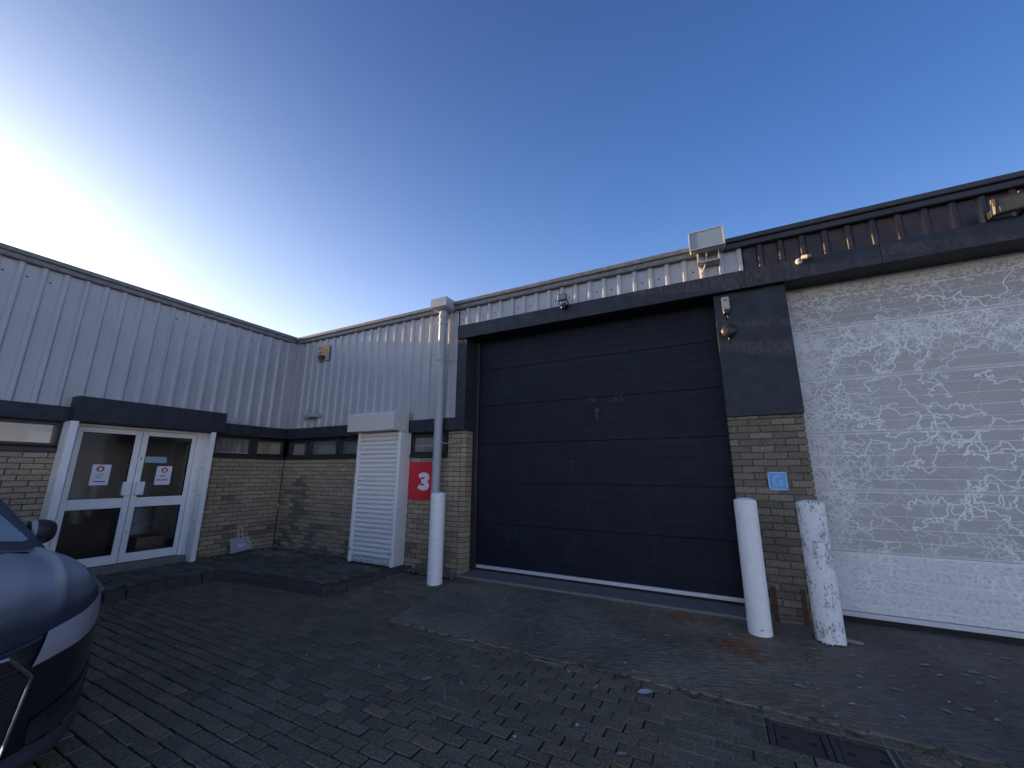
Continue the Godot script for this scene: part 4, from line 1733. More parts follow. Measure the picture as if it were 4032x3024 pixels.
	# ---- movement detector and bell on the dark panel
	var pr := thing("motion_sensor", "cream upright motion sensor with a dark lens on the dark panel", "sensor", Vector3(8.345, 3.36, 0.03))
	g = Geo.new()
	g.cspan(8.303, 8.388, 3.405, 3.57, 0.03, 0.105, 0.012)
	part("body", g, M.cream_plastic, pr)
	g = Geo.new()
	g.cspan(8.31, 8.381, 3.352, 3.404, 0.03, 0.09, 0.01)
	part("lens_hood", g, M.black_plastic, pr)
	g = Geo.new()
	g.cspan(8.322, 8.366, 3.507, 3.543, 0.1055, 0.108, 0.001)
	part("window", g, M.lens_dim, pr)
	g = Geo.new()
	g.tube([Vector3(8.345, 3.353, 0.05), Vector3(8.36, 3.32, 0.045), Vector3(8.345, 3.295, 0.04), Vector3(8.33, 3.315, 0.04)], 0.006, 6)
	part("cable_loop", g, M.black_plastic, pr)
	var be := thing("bell_sounder", "dark round bell below the cream motion sensor", "bell", Vector3(8.345, 3.14, 0.03))
	g = Geo.new()
	g.lathe(Vector3(8.345, 3.14, 0.03), Z, [[0.07, 0.0], [0.072, 0.02], [0.082, 0.024], [0.084, 0.05], [0.074, 0.072], [0.045, 0.085], [0.0, 0.088]], 28, true)
	part("gong", g, plain("bell_dark", lin(0.016, 0.020, 0.022), 0.4), be)
	g = Geo.new()
	g.lathe(Vector3(8.345, 3.14, 0.117), Z, [[0.016, 0.0], [0.014, 0.006], [0.0, 0.007]], 12)
	part("centre_screw", g, M.black_plastic, be)
	g = Geo.new()
	g.cspan(8.335, 8.352, 3.03, 3.065, 0.03, 0.05, 0.003)
	part("cable_gland", g, M.black_plastic, be)

	# ---- large pale floodlight above the gutter
	var bf := thing("floodlight", "large pale rectangular floodlight on a bracket above the dark fascia", "floodlight", Vector3(8.22, 3.9, 0.06))
	var tilt := Basis(X, deg_to_rad(-8))
	var fc := Vector3(8.215, 4.315, 0.20)
	g = Geo.new()
	g.cbox(Vector3.ZERO, Vector3(0.40, 0.275, 0.09), 0.012)
	move(g, tilt, fc)
	part("housing", g, M.flood_grey, bf)
	g = Geo.new()
	g.cbox(Vector3(0, 0, 0.0475), Vector3(0.35, 0.23, 0.004), 0.001)
	move(g, tilt, fc)
	part("glass_front", g, M.flood_glass, bf)
	for q in [[-0.2, 0.2, 0.122, 0.138], [-0.2, 0.2, -0.138, -0.122], [-0.2, -0.184, -0.122, 0.122], [0.184, 0.2, -0.122, 0.122]]:
		g = Geo.new()
		g.cspan(q[0], q[1], q[2], q[3], 0.045, 0.056, 0.002)
		move(g, tilt, fc)
		part("rim", g, M.flood_grey, bf)
	for q in [-0.14, 0.11]:
		g = Geo.new()
		g.lathe(fc + Vector3(q, 0.137, -0.005), Y, [[0.014, 0.0], [0.014, 0.012], [0.01, 0.02], [0.0, 0.021]], 10)
		part("clip", g, M.flood_grey, bf)
	g = Geo.new()
	g.cspan(8.09, 8.10, 4.05, 4.20, 0.15, 0.19, 0.002)
	g.cspan(8.33, 8.34, 4.05, 4.20, 0.15, 0.19, 0.002)
	g.cspan(8.09, 8.34, 4.04, 4.05, 0.06, 0.19, 0.002)
	g.cspan(8.09, 8.34, 4.05, 4.10, 0.055, 0.066, 0.002)
	part("bracket", g, M.flood_grey, bf)
	g = Geo.new()
	g.tube([Vector3(8.19, 4.185, 0.17), Vector3(8.2, 4.15, 0.185), Vector3(8.19, 4.08, 0.17), Vector3(8.165, 4.01, 0.12), Vector3(8.13, 3.96, 0.085), Vector3(8.105, 3.94, 0.075)], 0.0055, 8)
	g.tube([Vector3(8.105, 4.19, 0.15), Vector3(8.10, 4.1, 0.085), Vector3(8.105, 3.97, 0.075), Vector3(8.105, 3.872, 0.075)], 0.005, 8)
	part("cable", g, M.cable_white, bf)

	# ---- small black floodlight with a sensor
	var sf := thing("small_floodlight", "small black floodlight with a sensor under it on the fascia over the dark door", "floodlight", Vector3(6.3, 3.8, 0.11))
	fc = Vector3(6.29, 3.945, 0.215)
	tilt = Basis(Y, deg_to_rad(4)) * Basis(X, deg_to_rad(5))
	g = Geo.new()
	g.cbox(Vector3.ZERO, Vector3(0.135, 0.10, 0.05), 0.007)
	move(g, tilt, fc)
	part("housing", g, M.black_plastic, sf)
	g = Geo.new()
	g.cbox(Vector3(0, 0, 0.027), Vector3(0.115, 0.08, 0.004), 0.001)
	move(g, tilt, fc)
	part("glass_front", g, M.lens_dim, sf)
	g = Geo.new()
	g.tube([fc + Vector3(-0.06, -0.04, -0.01), fc + Vector3(-0.05, -0.09, -0.03), fc + Vector3(-0.02, -0.105, -0.06)], 0.006, 6)
	part("yoke_arm", g, M.black_plastic, sf)
	g = Geo.new()
	g.tube([fc + Vector3(0.06, -0.03, -0.01), fc + Vector3(0.075, -0.085, -0.04), fc + Vector3(0.05, -0.115, -0.085)], 0.008, 6)
	part("yoke_arm", g, M.black_plastic, sf)
	g = Geo.new()
	g.cspan(6.265, 6.335, 3.80, 3.865, 0.112, 0.20, 0.008)
	g.lathe(Vector3(6.29, 3.80, 0.19), Vector3(-0.2, -0.5, 0.8), [[0.03, -0.02], [0.032, 0.01], [0.022, 0.03], [0.0, 0.035]], 14, true)
	part("sensor", g, M.black_plastic, sf)

	# ---- bullet camera
	var cc := thing("security_camera", "small bullet security camera on the fascia below the brown cladding", "camera", Vector3(9.13, 3.84, 0.112))
	g = Geo.new()
	g.lathe(Vector3(9.125, 3.835, 0.112), Z, [[0.0, 0.0], [0.034, 0.0], [0.034, 0.018], [0.02, 0.026], [0.0, 0.027]], 18)
	part("base", g, M.cable_white, cc)
	g = Geo.new()
	g.tube([Vector3(9.125, 3.838, 0.13), Vector3(9.14, 3.845, 0.165), Vector3(9.155, 3.845, 0.18)], 0.011, 8)
	part("arm", g, M.black_plastic, cc)
	g = Geo.new()
	var ax := Vector3(0.86, -0.22, 0.46).normalized()
	g.lathe(Vector3(9.145, 3.847, 0.18), ax, [[0.0, 0.0], [0.02, 0.0], [0.023, 0.006], [0.023, 0.08], [0.0, 0.081]], 16)
	part("barrel", g, M.cream_plastic, cc)
	g = Geo.new()
	g.lathe(Vector3(9.145, 3.847, 0.18) + ax * 0.081, ax, [[0.026, -0.02], [0.027, 0.022], [0.021, 0.022], [0.0, 0.006]], 16)
	part("hood", g, M.black_plastic, cc)

	# ---- black floodlight on the neighbour's fascia
	var rf := thing("black_floodlight", "black floodlight with worn pale spots on the fascia over the pale door", "floodlight", Vector3(10.72, 3.87, 0.1))
	fc = Vector3(10.765, 3.95, 0.235)
	tilt = Basis(Y, deg_to_rad(-6)) * Basis(X, deg_to_rad(16))
	g = Geo.new()
	g.cbox(Vector3(0, 0, -0.01), Vector3(0.24, 0.16, 0.07), 0.012)
	move(g, tilt, fc)
	part("housing", g, M.black_plastic, rf)
	g = Geo.new()
	g.cbox(Vector3(0.01, 0, 0.027), Vector3(0.18, 0.115, 0.004), 0.001)
	move(g, tilt, fc)
	part("glass_front", g, plain("dusty_glass", lin(0.05, 0.052, 0.05), 0.35), rf)
	g = Geo.new()
	g.cspan(10.64, 10.66, 3.868, 3.94, 0.10, 0.2, 0.003)
	g.cspan(10.86, 10.88, 3.868, 3.94, 0.10, 0.2, 0.003)
	g.cspan(10.64, 10.88, 3.869, 3.876, 0.085, 0.11, 0.002)
	part("bracket", g, M.black_plastic, rf)
	for q in [[-0.12, 0.05, 0.028, 0.03], [-0.115, 0.02, 0.03, 0.022], [0.05, 0.085, 0.02, 0.012]]:
		g = Geo.new()
		g.cbox(Vector3(q[0], q[1], q[2]), Vector3(q[3], q[3] * 1.4, 0.012), 0.003)
		move(g, tilt, fc)
		part("worn_patch", g, M.wood_pale, rf)

	# ---- overflow stub in the brickwork
	g = Geo.new()
	g.tube([Vector3(0.43, 0.80, -0.02), Vector3(0.435, 0.797, 0.055)], 0.011, 10)
	single("overflow_pipe", g, M.white_frame, "short white overflow pipe stub poking out of the brickwork near the corner", "pipe", Vector3(0.43, 0.8, 0.0))

	# ---- rusty corner guards at the foot of the pier
	for k in 2:
		var px: float = [8.47, 8.725][k]
		g = Geo.new()
		var y0 := lie(px, 0.03)
		g.cspan(px - 0.022, px + 0.022, y0, 0.305, 0.0, 0.006, 0.001)
		g.cspan(px - 0.022, px - 0.016, y0, 0.30, 0.006, 0.035, 0.001)
		single("steel_angle", g, M.rust, ["rusty upright steel angle at the pier's foot beside the clean white bollard", "rusty upright steel angle at the pier's foot beside the peeling bollard"][k], "angle iron", Vector3(px, y0, 0.0), "steel angles at the foot of the pier")
	g = Geo.new()
	g.cbox(Vector3.ZERO, Vector3(0.20, 0.022, 0.03), 0.003)
	move(g, Basis(Y, 0.05), Vector3(8.59, lie(0, 0.05) + 0.022, 0.05))
	single("wood_batten", g, M.wood_pale, "short piece of wooden batten lying between the two rusty steel angles", "batten", Vector3(8.59, lie(0, 0.05) + 0.011, 0.05))

	# ---- notices on the glass doors
	for k in 2:
		var z0: float = [2.774, 2.013][k]
		var nt := thing("paper_notice", ["white notice with a red stop hand, text lines and a blue arrow on the door", "white NO ENTRY notice with a red stop hand on the door"][k], "notice", Vector3(-0.02, 1.24, z0), "notices on the glass doors")
		g = Geo.new()
		g.span(-0.0235, -0.0215, 1.243 - 0.01 * k, 1.538 - 0.01 * k, z0 - 0.1025, z0 + 0.1025)
		part("sheet", g, M.paper, nt)
		var o := Vector3(-0.021, 1.475 - 0.012 * k, z0 + (0.012 if k == 0 else -0.005))
		g = Geo.new()
		g.prism(oval_poly(0.046, 0.046, 8, PI / 8), o, Vector3(0, 0, -1), Y, 0.001)
		part("stop_octagon", g, M.ink_red, nt)
		g = Geo.new()
		g.prism(PackedVector2Array([Vector2(-0.016, -0.018), Vector2(0.012, -0.018), Vector2(0.028, 0.006), Vector2(0.024, 0.010), Vector2(0.013, 0.0), Vector2(0.013, 0.024), Vector2(0.008, 0.024), Vector2(0.007, 0.006), Vector2(0.005, 0.029), Vector2(0.0, 0.029), Vector2(-0.001, 0.006), Vector2(-0.004, 0.027), Vector2(-0.009, 0.027), Vector2(-0.009, 0.004), Vector2(-0.013, 0.02), Vector2(-0.018, 0.02)]), o + Vector3(0.0012, 0, 0), Vector3(0, 0, -1), Y, 0.001)
		g.prism(PackedVector2Array([Vector2(-0.03, -0.030), Vector2(0.03, -0.030), Vector2(0.026, -0.023), Vector2(-0.026, -0.023)]), o + Vector3(0.0012, 0, 0), Vector3(0, 0, -1), Y, 0.001)
		part("hand_symbol", g, M.paper, nt)
		if k == 0:
			for q in [[1.395, 0.095], [1.374, 0.07], [1.352, 0.06]]:
				g = Geo.new()
				var xx := 0.0
				while xx < q[1]:
					var wl := 0.006 + 0.006 * absf(sin(xx * 991.0 + q[0] * 77.0))
					g.span(-0.0212, -0.0205, q[0] - 0.003, q[0] + 0.004, z0 + 0.055 - xx - wl, z0 + 0.055 - xx)
					xx += wl + 0.0025
				part("text_line", g, M.ink_dark, nt)
			g = Geo.new()
			g.prism(PackedVector2Array([Vector2(-0.062, -0.006), Vector2(-0.07, 0.0), Vector2(-0.062, 0.008), Vector2(0.062, 0.008), Vector2(0.07, 0.001), Vector2(0.062, -0.007)]), Vector3(-0.0212, 1.293, z0), Vector3(0, 0, -1), Y, 0.0008)
			part("blue_arrow", g, M.ink_blue, nt)
		else:
			for q in [["NO", 1.374], ["ENTRY", 1.308]]:
				t = letters(q[0], 0.034, 0.001, M.ink_dark, 700)
				t.rotation.y = PI / 2
				t.position = Vector3(-0.0205, q[1], z0 + 0.005) - nt.position
				nt.add_child(t, true)

	# ---- dustpan against the wall
	var du := thing("dustpan", "grey dustpan with a bent wire handle leaning on the brick wall", "dustpan", Vector3(0.1, 0.0, 0.68))
	var lean := Basis(Vector3(0, 0, 1), deg_to_rad(17))
	var dpo := Vector3(0.125, 0.004, 0.675)
	g = Geo.new()
	# local frame: across z (image left is +z), up y, thickness x
	g.prism(PackedVector2Array([Vector2(-0.19, 0.0), Vector2(0.19, 0.035), Vector2(0.075, 0.225), Vector2(-0.20, 0.215)]), Vector3.ZERO, Vector3(0, 0, -1), Y, 0.006)
	move(g, lean, dpo)
	part("pan", g, M.dustpan_grey, du)
	g = Geo.new()
	g.prism(PackedVector2Array([Vector2(0.19, 0.035), Vector2(0.203, 0.032), Vector2(0.125, 0.235), Vector2(0.075, 0.225)]), Vector3.ZERO, Vector3(0, 0, -1), Y, 0.03)
	g.prism(PackedVector2Array([Vector2(-0.20, 0.217), Vector2(0.125, 0.237), Vector2(0.115, 0.262), Vector2(-0.17, 0.245)]), Vector3(-0.03, 0, 0), Vector3(0, 0, -1), Y, 0.036)
	move(g, lean, dpo)
	part("side_lip", g, plain("dustpan_edge", lin(0.40, 0.44, 0.48), 0.35), du)
	g = Geo.new()
	var hl := [Vector3(0.014, 0.19, 0.068), Vector3(0.022, 0.235, 0.065), Vector3(0.02, 0.27, 0.058), Vector3(0.018, 0.31, 0.045), Vector3(0.018, 0.36, 0.06), Vector3(0.018, 0.40, 0.058), Vector3(0.018, 0.425, 0.035), Vector3(0.018, 0.43, 0.015), Vector3(0.018, 0.42, -0.008), Vector3(0.018, 0.395, -0.02), Vector3(0.018, 0.36, -0.012), Vector3(0.018, 0.315, -0.004), Vector3(0.02, 0.275, -0.016), Vector3(0.022, 0.24, -0.02), Vector3(0.014, 0.195, -0.012)]
	g.tube(hl, 0.0075, 8)
	move(g, lean, dpo)
	part("handle", g, plain("wire_pale", lin(0.62, 0.60, 0.57), 0.3, 0.3), du)
	g = Geo.new()
	g.prism(PackedVector2Array([Vector2(-0.07, 0.085), Vector2(0.0, 0.09), Vector2(0.06, 0.125), Vector2(0.06, 0.155), Vector2(-0.08, 0.14)]), Vector3(0.0062, 0, 0), Vector3(0, 0, -1), Y, 0.0008)
	move(g, lean, dpo)
	part("label_patch", g, M.litter_white, du)


func move(g: Geo, b: Basis, at: Vector3) -> void:
	for i in g.v.size():
		g.v[i] = b * g.v[i] + at
		g.n[i] = b * g.n[i]


# ---------------------------------------------------------------- bollards
func bollards() -> void:
	var prof := func(r: float, h: float) -> Array:
		return [[r, -0.04], [r, 0.02], [r, h * 0.5], [r, h - 0.022], [r - 0.006, h - 0.008], [r - 0.02, h], [r * 0.5, h + 0.012], [0.0, h + 0.016]]
	var spec := [[4.43, 0.50, 0.106, 1.21, "clean white bollard standing in front of the grey downpipe"], [8.29, 0.44, 0.103, 1.235, "clean white bollard between the dark door and the brick pier"], [8.845, 0.36, 0.115, 1.225, "old white bollard with peeling paint in front of the pale door"]]
	for k in 3:
		var s: Array = spec[k]
		var y0 := lie(s[0], s[1]) + (0.01 if k else 0.0)
		var at := Vector3(s[0], y0, s[1])
		var b := thing("bollard", s[4], "bollard", at, "bollards in front of the doors")
		var g := Geo.new()
		g.lathe(at, Vector3.UP, prof.call(s[2], s[3]), 48)
		var m: Material = M.white_paint
		if k == 2:
			m = peeling()
		var post := part("post", g, m, b)
		if k == 2:
			for i in g.uv.size():
				pass
		if k == 1:
			g = Geo.new()
			g.cbox(Vector3.ZERO, Vector3(0.034, 0.012, 0.006), 0.002)
			move(g, Basis(Vector3.UP, -0.1), at + Vector3(0.012, 0.055, 0.1035))
			part("chip_mark", g, M.flood_grey, post)
		if k == 2:
			g = Geo.new()
			for i in 34:
				var a := rng.randf() * TAU
				var r := s[2] as float + rng.randf_range(-0.002, 0.02)
				g.cbox(at + Vector3(cos(a) * r, 0.004, sin(a) * r), Vector3(rng.randf_range(0.01, 0.03), rng.randf_range(0.006, 0.016), rng.randf_range(0.008, 0.02)), 0.002)
			part("broken_collar", g, M.kerb_stone, b)
	var ch := Geo.new()
	ch.cbox(Vector3.ZERO, Vector3(0.13, 0.022, 0.045), 0.008, 0.006, rng)
	move(ch, Basis(Vector3.UP, -0.25), Vector3(9.02, lie(0, 0.33) + 0.022, 0.33))
	single("wood_offcut", ch, M.litter_pale, "pale flat offcut lying at the foot of the peeling bollard", "offcut", Vector3(9.02, lie(0, 0.33) + 0.011, 0.33))


func peeling() -> StandardMaterial3D:
	var W := 512
	var H := 512
	var im := Image.create(W, H, false, Image.FORMAT_RGB8)
	var n1 := noise(1.0, 101, 4)
	var n2 := noise(1.0, 102, 4)
	for py in H:
		var h := 1.24 * (1.0 - float(py) / H)
		for px in W:
			var a := TAU * px / W
			var q := Vector3(cos(a) * 0.115, h, sin(a) * 0.115)
			var f := n1.get_noise_3d(q.x * 9.0, q.y * 5.0, q.z * 9.0)
			var s := n2.get_noise_3d(q.x * 42.0, q.y * 26.0, q.z * 42.0)
			var lost := smoothstep(0.30, 0.38, s + 0.55 * f)
			var scuff := smoothstep(-0.05, 0.35, f + 0.25 * s)
			var c := Vector3(0.82, 0.81, 0.79).lerp(Vector3(0.52, 0.51, 0.50), scuff * 0.75)
			c = c.lerp(Vector3(0.30, 0.285, 0.255), lost)
			im.set_pixel(px, py, Color(c.x, c.y, c.z).linear_to_srgb())
	var m := painted("peeling_paint", im, 0.7)
	m.uv1_scale = Vector3(1, -1.0 / 1.24, 1)
	return m


# ---------------------------------------------------------------- parked car: nose towards +x, seen from its front left corner
func nose_x(s: float) -> float:
	s = absf(s)
	return 2.12 - 0.22 * pow(s / 0.8, 2.4) - 0.26 * pow(maxf(0.0, s - 0.70) / 0.23, 2.0)


func bonnet_front_h(s: float) -> float:
	return 0.70 + 0.145 * pow(absf(s) / 0.86, 2.2)


func bonnet_point(u: float, v: float) -> Vector3:
	# u: 0 front edge .. 1 windscreen, v: -1..1 across
	var sf := 0.885 * v
	var sr := 0.835 * v
	var a := Vector3(nose_x(sf) - 0.045, bonnet_front_h(sf), sf)
	var b := Vector3(0.97 - 0.31 * pow(absf(sr) / 0.855, 2.2), 1.03 - 0.035 * pow(absf(v), 2.0), sr)
	var t := u
	var p := a.lerp(b, t)
	p.y = lerpf(a.y, b.y, 1.0 - pow(1.0 - t, 2.3))
	p.y += 0.02 * sin(PI * t) * (1.0 - v * v)
	var bow := 0.045 * sin(PI * minf(1.0, t * 1.05)) * absf(v)
	p.z += bow * signf(v)
	# crease that runs from the headlight to the windscreen corner
	var cr := lerpf(0.745, 0.965, t)
	var d := absf(v) - cr
	var fade := smoothstep(0.0, 0.14, t)
	p.y += fade * (0.024 * maxf(0.0, 1.0 - absf(d) / 0.05) - 0.018 * smoothstep(0.0, -0.05, d) * smoothstep(-0.20, -0.06, d) - 0.03 * smoothstep(0.0, 0.22, d))
	# roll over at the leading edge
	p.y -= 0.020 * pow(1.0 - minf(1.0, t / 0.1), 2.0)
	return p


func car() -> void:
	var o := Vector3(3.0, -0.1, 4.98)
	var c := thing("parked_car", "frosty dark parked car with a large grille in front of the glass doors", "car", o)
	var body := plain("car_paint", lin(0.010, 0.011, 0.016), 0.22)
	body.clearcoat_enabled = true
	body.clearcoat = 0.6
	body.clearcoat_roughness = 0.12
	# frost: fine pale crystals over the dark paint, thinner in patches
	var fr := Image.create(512, 512, false, Image.FORMAT_RGB8)
	var n1 := noise(0.9, 111, 3)
	var n2 := noise(60.0, 112, 2)
	for py in 512:
		for px in 512:
			var u := px / 512.0
			var v := py / 512.0
			var k := 0.93 + 0.10 * n1.get_noise_2d(u * 3.0, v * 3.0) + 0.22 * n2.get_noise_2d(u * 6.0, v * 6.0)
			# bare paint breaks through along the leading edge, in ragged grains
			k *= smoothstep(0.0, 0.40, u + 0.05 * n2.get_noise_2d(u * 4.0, v * 9.0) + 0.03 * n1.get_noise_2d(u * 9.0, v * 5.0) - 0.07 * absf(v - 0.5) * 0.0)
			var cc := Vector3(0.012, 0.013, 0.019).lerp(Vector3(0.38, 0.345, 0.33), clampf(k, 0.0, 1.0))
			fr.set_pixel(px, py, Color(cc.x, cc.y, cc.z).linear_to_srgb())
	var frost := painted("frosted_paint", fr, 0.75)
	var ice := grainy("iced_glass", lin(0.42, 0.48, 0.48), grain(0.05, 113, 0.75, 1.0, 512, 6), 0.5, 0.55)
	var icl := grainy("iced_lens", lin(0.34, 0.345, 0.37), grain(0.06, 114, 0.8, 1.0, 512, 6), 0.2, 0.4)
	var black := M.black_plastic as Material
	var g := Geo.new()
	# bonnet
	var p := []
	var uv := []
	for i in 37:
		p.append([])
		uv.append([])
		for j in 201:
			var u := pow(i / 36.0, 1.35)
			p[i].append(bonnet_point(u, j / 100.0 - 1.0))
			uv[i].append(Vector2(u, j / 200.0))
	g.grid(p, Vector3.UP, uv)
	local_part("bonnet", g, frost, c)
	g = Geo.new()
	var gap := []
	for j in 61:
		gap.append(bonnet_point(0.0, j / 30.0 - 1.0) + Vector3(0.002, -0.003, 0))
	g.tube(gap, 0.005, 6)
	local_part("shut_line", g, M.rubber, c)
	# front bumper and fascia
	g = Geo.new()
	p = []
	var hs := [0.17, 0.20, 0.26, 0.34, 0.44, 0.54, 0.62, 0.68]
	var dx := [-0.16, -0.085, -0.03, -0.005, 0.0, 0.0, -0.01, -0.025]
	for i in hs.size() + 1:
		p.append([])
		for j in 61:
			var s := (j / 30.0 - 1.0)
			s = signf(s) * pow(absf(s), 0.8) * 0.93
			if i == hs.size():
				var q := bonnet_point(0.0, clampf(s / 0.875, -1, 1))
				if absf(s) > 0.875:
					q = Vector3(nose_x(s) - 0.03, 0.80, s)
				p[i].append(q + Vector3(0.0, -0.006, 0))
			else:
				var hh: float = hs[i] * (1.0 + 0.10 * pow(absf(s) / 0.93, 2.0))
				p[i].append(Vector3(nose_x(s) + dx[i], hh, s))
	g.grid(p, Vector3(1, 0, 0))
	local_part("front_bumper", g, body, c)
	# lower splitter
	g = Geo.new()
	p = []
	for i in 3:
		p.append([])
		for j in 41:
			var s := (j / 20.0 - 1.0) * 0.9
			p[i].append(Vector3(nose_x(s) + [-0.02, 0.012, -0.03][i], [0.145, 0.185, 0.225][i] + 0.02 * pow(absf(s), 2.0), s))
	g.grid(p, Vector3(1, 0, 0))
	local_part("splitter", g, plain("splitter_frost", lin(0.035, 0.037, 0.05), 0.6), c)
	# lower side intakes
	for sd in [-1.0, 1.0]:
		g = Geo.new()
		p = []
		for i in 5:
			p.append([])
			for j in 9:
				var s := lerpf(0.60, 0.90, j / 8.0)
				var lo := lerpf(0.26, 0.29, j / 8.0)
				var hi := lerpf(0.36, 0.47, j / 8.0)
				p[i].append(Vector3(nose_x(s) + 0.006 - 0.02 * (1.0 - absf(i - 2.0) / 2.0), lerpf(lo, hi, i / 4.0), s * sd))
		g.grid(p, Vector3(1, 0, 0))
		local_part("side_intake", g, M.rubber, c)
	# headlights
	for sd in [-1.0, 1.0]:
		g = Geo.new()
		p = []
		for i in 7:
			p.append([])
			for j in 17:
				var f := j / 16.0
				var s := lerpf(0.60, 0.893, f) - (1.0 - i / 6.0) * 0.045 * (1.0 - f)
				var lo := lerpf(0.61, 0.685, f)
				var hi := lerpf(0.748, 0.832, f)
				var h := lerpf(lo, hi, i / 6.0)
				p[i].append(Vector3(nose_x(s) + lerpf(0.004, -0.030, i / 6.0) + 0.012 * sin(PI * i / 6.0), h, s * sd))
		g.grid(p, Vector3(1, 0, 0))
		local_part("headlight", g, icl, c)
	# grille: dark opening, slats and bright outline
	var outline := [Vector2(-0.46, 0.685), Vector2(0.46, 0.685), Vector2(0.558, 0.57), Vector2(0.51, 0.27), Vector2(0.40, 0.235), Vector2(-0.40, 0.235), Vector2(-0.51, 0.27), Vector2(-0.558, 0.57)]
	g = Geo.new()
	p = []
	for i in 9:
		p.append([])
		for j in 25:
			var h := lerpf(0.24, 0.68, i / 8.0)
			var wd := lerpf(0.51, 0.555, (h - 0.27) / 0.3)
			if h > 0.565:
				wd = lerpf(0.555, 0.47, (h - 0.565) / 0.12)
			elif h < 0.29:
				wd = lerpf(0.42, 0.51, (h - 0.235) / 0.055)
			var s := lerpf(-wd, wd, j / 24.0)
			p[i].append(Vector3(nose_x(s) + 0.004, h, s))
	g.grid(p, Vector3(1, 0, 0))
	var gril := local_part("grille", g, M.rubber, c)
	for i in 7:
		g = Geo.new()
		var h := 0.29 + i * 0.055
		var pts := []
		for j in 17:
			var s := lerpf(-0.50, 0.50, j / 16.0)
			pts.append(Vector3(nose_x(s) + 0.010, h, s))
		g.tube(pts, 0.009, 6)
		local_part("slat", g, black, gril)
	g = Geo.new()
	var ring := []
	for i in outline.size():
		for k in 6:
			var q: Vector2 = outline[i].lerp(outline[(i + 1) % outline.size()], k / 6.0)
			ring.append(Vector3(nose_x(q.x) + 0.014, q.y, q.x))
	ring.append(ring[0])
	g.tube(ring, 0.0095, 8, false)
	local_part("grille_trim", g, plain("chrome", lin(0.62, 0.62, 0.62), 0.18, 1.0), c)
	# body sides
	for sd in [-1.0, 1.0]:
		g = Geo.new()
		p = []
		var xs := [1.70, 1.60, 1.45, 1.25, 1.0, 0.7, 0.35, 0.0, -0.4, -0.8, -1.2, -1.6, -2.0, -2.25, -2.36]
		for i in xs.size():
			var x: float = xs[i]
			var t := clampf((1.72 - x) / 1.06, 0.0, 1.0)
			var e := bonnet_point(t, 1.0)
			var ex := x
			var sh := e.y if x > 0.66 else lerpf(0.992, 0.97, clampf((0.66 - x) / 2.4, 0, 1))
			var sz := e.z if x > 0.66 else 0.862
			var tail := smoothstep(-1.7, -2.36, x) * 0.22
			var front := smoothstep(1.15, 1.72, x) * 0.075
			if x > 1.45:
				sh = minf(sh, bonnet_front_h(0.86) + (1.72 - x) * 0.35)
			p.append([Vector3(ex, sh - 0.004, (sz - tail) * sd), Vector3(ex, sh - 0.03, (0.905 - front - tail) * sd), Vector3(ex, 0.80 - 0.0, (0.93 - front - tail) * sd), Vector3(ex, 0.62, (0.937 - front - tail) * sd), Vector3(ex, 0.42, (0.93 - front - tail) * sd), Vector3(ex, 0.25, (0.90 - front - tail) * sd)])
		g.grid(p, Vector3(0, 0, sd))
		local_part("side_panel", g, body, c)
		# side glass and roof pillar
		g = Geo.new()
		p = []
		for i in 9:
			var f := i / 8.0
			var x := lerpf(0.66, -1.95, f)
			var top_h := 1.0 + 0.50 * smoothstep(0.0, 0.36, f) * (1.0 - 0.25 * smoothstep(0.7, 1.0, f))
			p.append([Vector3(x, 0.985, 0.835 * sd), Vector3(lerpf(x, x - 0.0, 1.0), top_h, lerpf(0.835, 0.60, (top_h - 1.0) / 0.5) * sd)])
		g.grid(p, Vector3(0, 0.3, sd))
		local_part("side_window", g, ice, c)
		g = Geo.new()
		g.tube([Vector3(0.68, 0.99, 0.825 * sd), Vector3(0.50, 1.085, 0.785 * sd), Vector3(0.31, 1.19, 0.738 * sd), Vector3(0.10, 1.295, 0.69 * sd), Vector3(-0.15, 1.41, 0.645 * sd), Vector3(-0.45, 1.485, 0.61 * sd), Vector3(-1.2, 1.50, 0.60 * sd), Vector3(-1.9, 1.42, 0.60 * sd)], 0.032, 10)
		local_part("roof_pillar", g, plain("pillar_frost", lin(0.045, 0.042, 0.055), 0.5), c)
		# mirror
		g = Geo.new()
		g.tube([Vector3(0.54, 0.995, 0.835 * sd), Vector3(0.48, 1.02, 0.87 * sd), Vector3(0.42, 1.05, 0.90 * sd)], 0.022, 8)
		var mir := local_part("mirror_arm", g, black, c)
		g = Geo.new()
		p = []
		for i in 15:
			p.append([])
			var a := PI * i / 14.0
			for j in 25:
				var b := TAU * j / 24.0
				var q := Vector3(cos(b) * sin(a), sin(b) * sin(a), cos(a))
				var w := Vector3(signf(q.x) * pow(absf(q.x), 0.75) * 0.075, signf(q.y) * pow(absf(q.y), 0.72) * 0.092, signf(q.z) * pow(absf(q.z), 0.7) * 0.085)
				w.x *= 1.0 - 0.35 * w.z / 0.085 * 0.5
				w.y *= 1.0 - 0.12 * (w.z / 0.085)
				p[i].append(Vector3(0.38, 1.085, 0.887 * sd) + Vector3(w.x, w.y, w.z * sd))
		g.grid(p, Vector3(1, 0, 0))
		local_part("mirror_cap", g, black, mir)
		g = Geo.new()
		p = []
